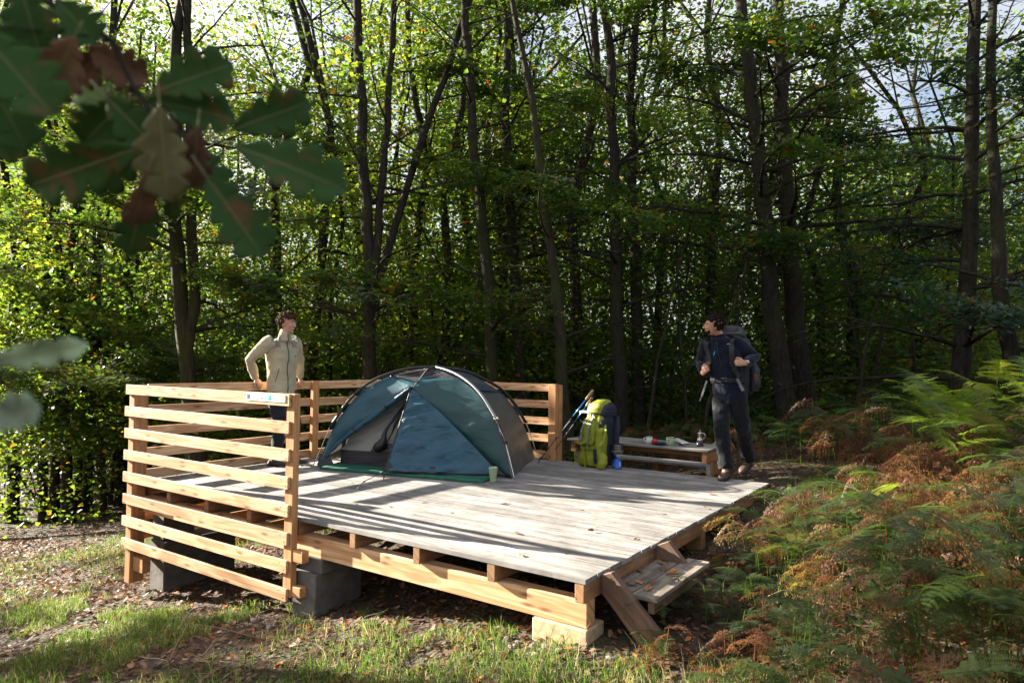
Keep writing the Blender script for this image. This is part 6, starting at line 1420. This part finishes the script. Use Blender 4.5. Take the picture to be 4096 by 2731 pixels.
# ------------------------------------------------------------------ oak bough close to the viewer
def oak_bough():
    def blade(name, a, b_, lo, hi, t=.35):
        mt = plain(name, a, .6, trans=t, spec=.12); nt = mt.node_tree; r0 = [n for n in nt.nodes if n.type == 'VALTORGB'][0]; ns = [n for n in nt.nodes if n.type == 'TEX_NOISE'][0]; ns.inputs['Scale'].default_value = 34
        cr = r0.color_ramp; cr.elements[0].position = lo; cr.elements[0].color = (*a, 1); cr.elements[1].position = hi; cr.elements[1].color = (*b_, 1); return mt
    gm = [blade('oak_blade_green', (.055, .12, .035), (.17, .11, .05), .58, .72), plain('oak_blade_brown', (.16, .085, .05), .6, noise=.5, scale=30, trans=.25), plain('oak_blade_olive', (.12, .115, .04), .6, noise=.5, scale=25, trans=.3), plain('oak_blade_lime', (.10, .22, .02), .5, noise=.3, scale=30, trans=.5)]
    D = [('a', (1.301, -3.130, 1.467), (1.344, -3.077, 1.501), .042, 0), ('b', (1.339, -3.151, 1.440), (1.402, -3.082, 1.410), .050, 0), ('c', (1.308, -3.159, 1.416), (1.331, -3.116, 1.350), .050, 0), ('d', (1.253, -3.186, 1.445), (1.139, -3.240, 1.410), .053, 0),
        ('e', (1.217, -3.165, 1.510), (1.261, -3.111, 1.547), .048, 0), ('e2', (1.191, -3.159, 1.510), (1.243, -3.098, 1.505), .045, 0), ('f', (1.194, -3.154, 1.430), (1.159, -3.151, 1.359), .040, 0), ('g', (1.304, -3.201, 1.471), (1.290, -3.184, 1.395), .046, 2), ('h', (1.287, -3.199, 1.416), (1.256, -3.194, 1.369), .027, 1),
        ('i', (1.303, -3.164, 1.463), (1.279, -3.155, 1.411), .030, 1), ('j', (1.244, -3.245, 1.529), (1.201, -3.249, 1.485), .042, 1), ('k1', (1.230, -3.256, 1.560), (1.235, -3.227, 1.535), .042, 0), ('k2', (1.231, -3.314, 1.512), (1.257, -3.269, 1.453), .053, 0), ('k3', (1.225, -3.283, 1.564), (1.219, -3.262, 1.514), .048, 0),
        ('l', (1.197, -3.179, 1.503), (1.139, -3.193, 1.465), .048, 0), ('l2', (1.180, -3.166, 1.501), (1.114, -3.188, 1.526), .040, 3), ('m', (1.255, -3.159, 1.411), (1.234, -3.149, 1.386), .019, 0), ('n', (1.224, -3.135, 1.480), (1.242, -3.095, 1.413), .040, 0), ('o', (1.187, -3.212, 1.545), (1.212, -3.170, 1.525), .040, 1), ('p', (1.179, -3.288, 1.490), (1.184, -3.259, 1.439), .046, 0),
        ('q', (1.204, -3.200, 1.550), (1.154, -3.209, 1.519), .034, 1), ('r', (1.171, -3.148, 1.509), (1.111, -3.163, 1.430), .046, 0), ('v', (1.20, -3.20, 1.50), (1.235, -3.16, 1.445), .044, 0), ('w', (1.15, -3.24, 1.57), (1.12, -3.23, 1.54), .05, 0),
        ('s', (1.388, -3.353, 1.242), (1.419, -3.309, 1.250), .017, 4), ('t', (1.412, -3.362, 1.205), (1.424, -3.333, 1.214), .024, 4), ('u', (1.408, -3.365, 1.276), (1.403, -3.350, 1.270), .016, 4)]
    pale = plain('oak_blade_pale_sunlit', (.32, .40, .26), .6, noise=.6, scale=34, trans=.3, spec=.1)  # pale patchy green, brightened to stand in for sun on these leaves
    b0 = Vector((1.077, -3.291, 1.615)); t = empty('oak_branch', b0); tag(t, 'blurred oak branch with lobed green and brown leaves close to the viewer, top left', 'branch')
    t2b = Vector((1.36, -3.39, 1.24)); t2 = empty('oak_branch', t2b); tag(t2, 'very blurred pale green oak leaves at the left edge low down', 'branch')
    tw = [(1.077, -3.291, 1.615), (1.139, -3.247, 1.599), (1.177, -3.22, 1.575), (1.208, -3.198, 1.552), (1.223, -3.185, 1.508), (1.239, -3.174, 1.482), (1.27, -3.151, 1.456), (1.303, -3.128, 1.456)]
    mb = MB(); mb.tube([Vector(p) - b0 for p in tw], [.004, .0035, .003, .0026, .0022, .002, .0016, .001], 6)
    anch = {}
    for k, (n, a, b, w, c) in enumerate(D):
        a = Vector(a); b = Vector(b); par, org = (t2, t2b) if c == 4 else (t, b0)
        d = b - a; L = d.length * 1.08; X = d.normalized(); view = (CAM - a).normalized()
        Z = (view - X * view.dot(X)).normalized(); rl_ = random.Random(k); Z = (Z + Vector((rl_.uniform(-.5, .5), rl_.uniform(-.5, .5), rl_.uniform(-.3, .5)))).normalized(); Y = Z.cross(X).normalized(); Z = X.cross(Y)
        R3 = Matrix((X, Y, Z)).transposed().to_4x4(); R3.translation = a - org
        wid = w * 1.42
        big_leaf(L, wid, pale if c == 4 else gm[c], 'leaf', par, curl=rl_.uniform(.0, .5), seed=900 + k, Mx=R3)
        if c != 4:
            q = min([Vector(p) for p in tw], key=lambda p: (p - a).length); mb.tube([q - b0, (q + a) / 2 - b0 + Vector((0, 0, .002)), a - b0], [.0012, .001, .0008], 5)
    mb.build('twig', M['bark'], t, smooth=True)
    mb = MB(); mb.tube([(0, 0, 0), Vector((1.388, -3.353, 1.242)) - t2b], [.002, .001], 5); mb.tube([(0, 0, 0), Vector((1.412, -3.36, 1.209)) - t2b], [.002, .001], 5); mb.tube([(0, 0, 0), Vector((1.408, -3.365, 1.276)) - t2b], [.002, .001], 5)
    mb.build('twig', M['bark'], t2, smooth=True)
    # unseen bough added on the sunward side to shade these leaves
    t3 = empty('oak_branch', (.3, -3.45, 1.75)); tag(t3, 'unseen oak bough added beyond the left edge to shade the leaves', 'branch')
    r_ = random.Random(5)
    mb = MB(); mb.tube([(-.6, -.1, .1), (0, 0, 0), (.5, .12, -.08), (.777, .159, -.135)], [.012, .009, .006, .004], 6); mb.build('twig', M['bark'], t3, smooth=True)
    for k in range(46):
        p = Vector((r_.uniform(-.5, .45), r_.uniform(-.25, .35), r_.uniform(-.28, .22)))
        R3 = Matrix.Rotation(r_.uniform(0, 6.28), 4, 'Z') @ Matrix.Rotation(r_.uniform(.3, 1.5), 4, 'Y'); R3.translation = p
        big_leaf(.11, .08, gm[0 if r_.random() < .8 else 1], 'leaf', t3, curl=.3, seed=k, Mx=R3)
oak_bough()
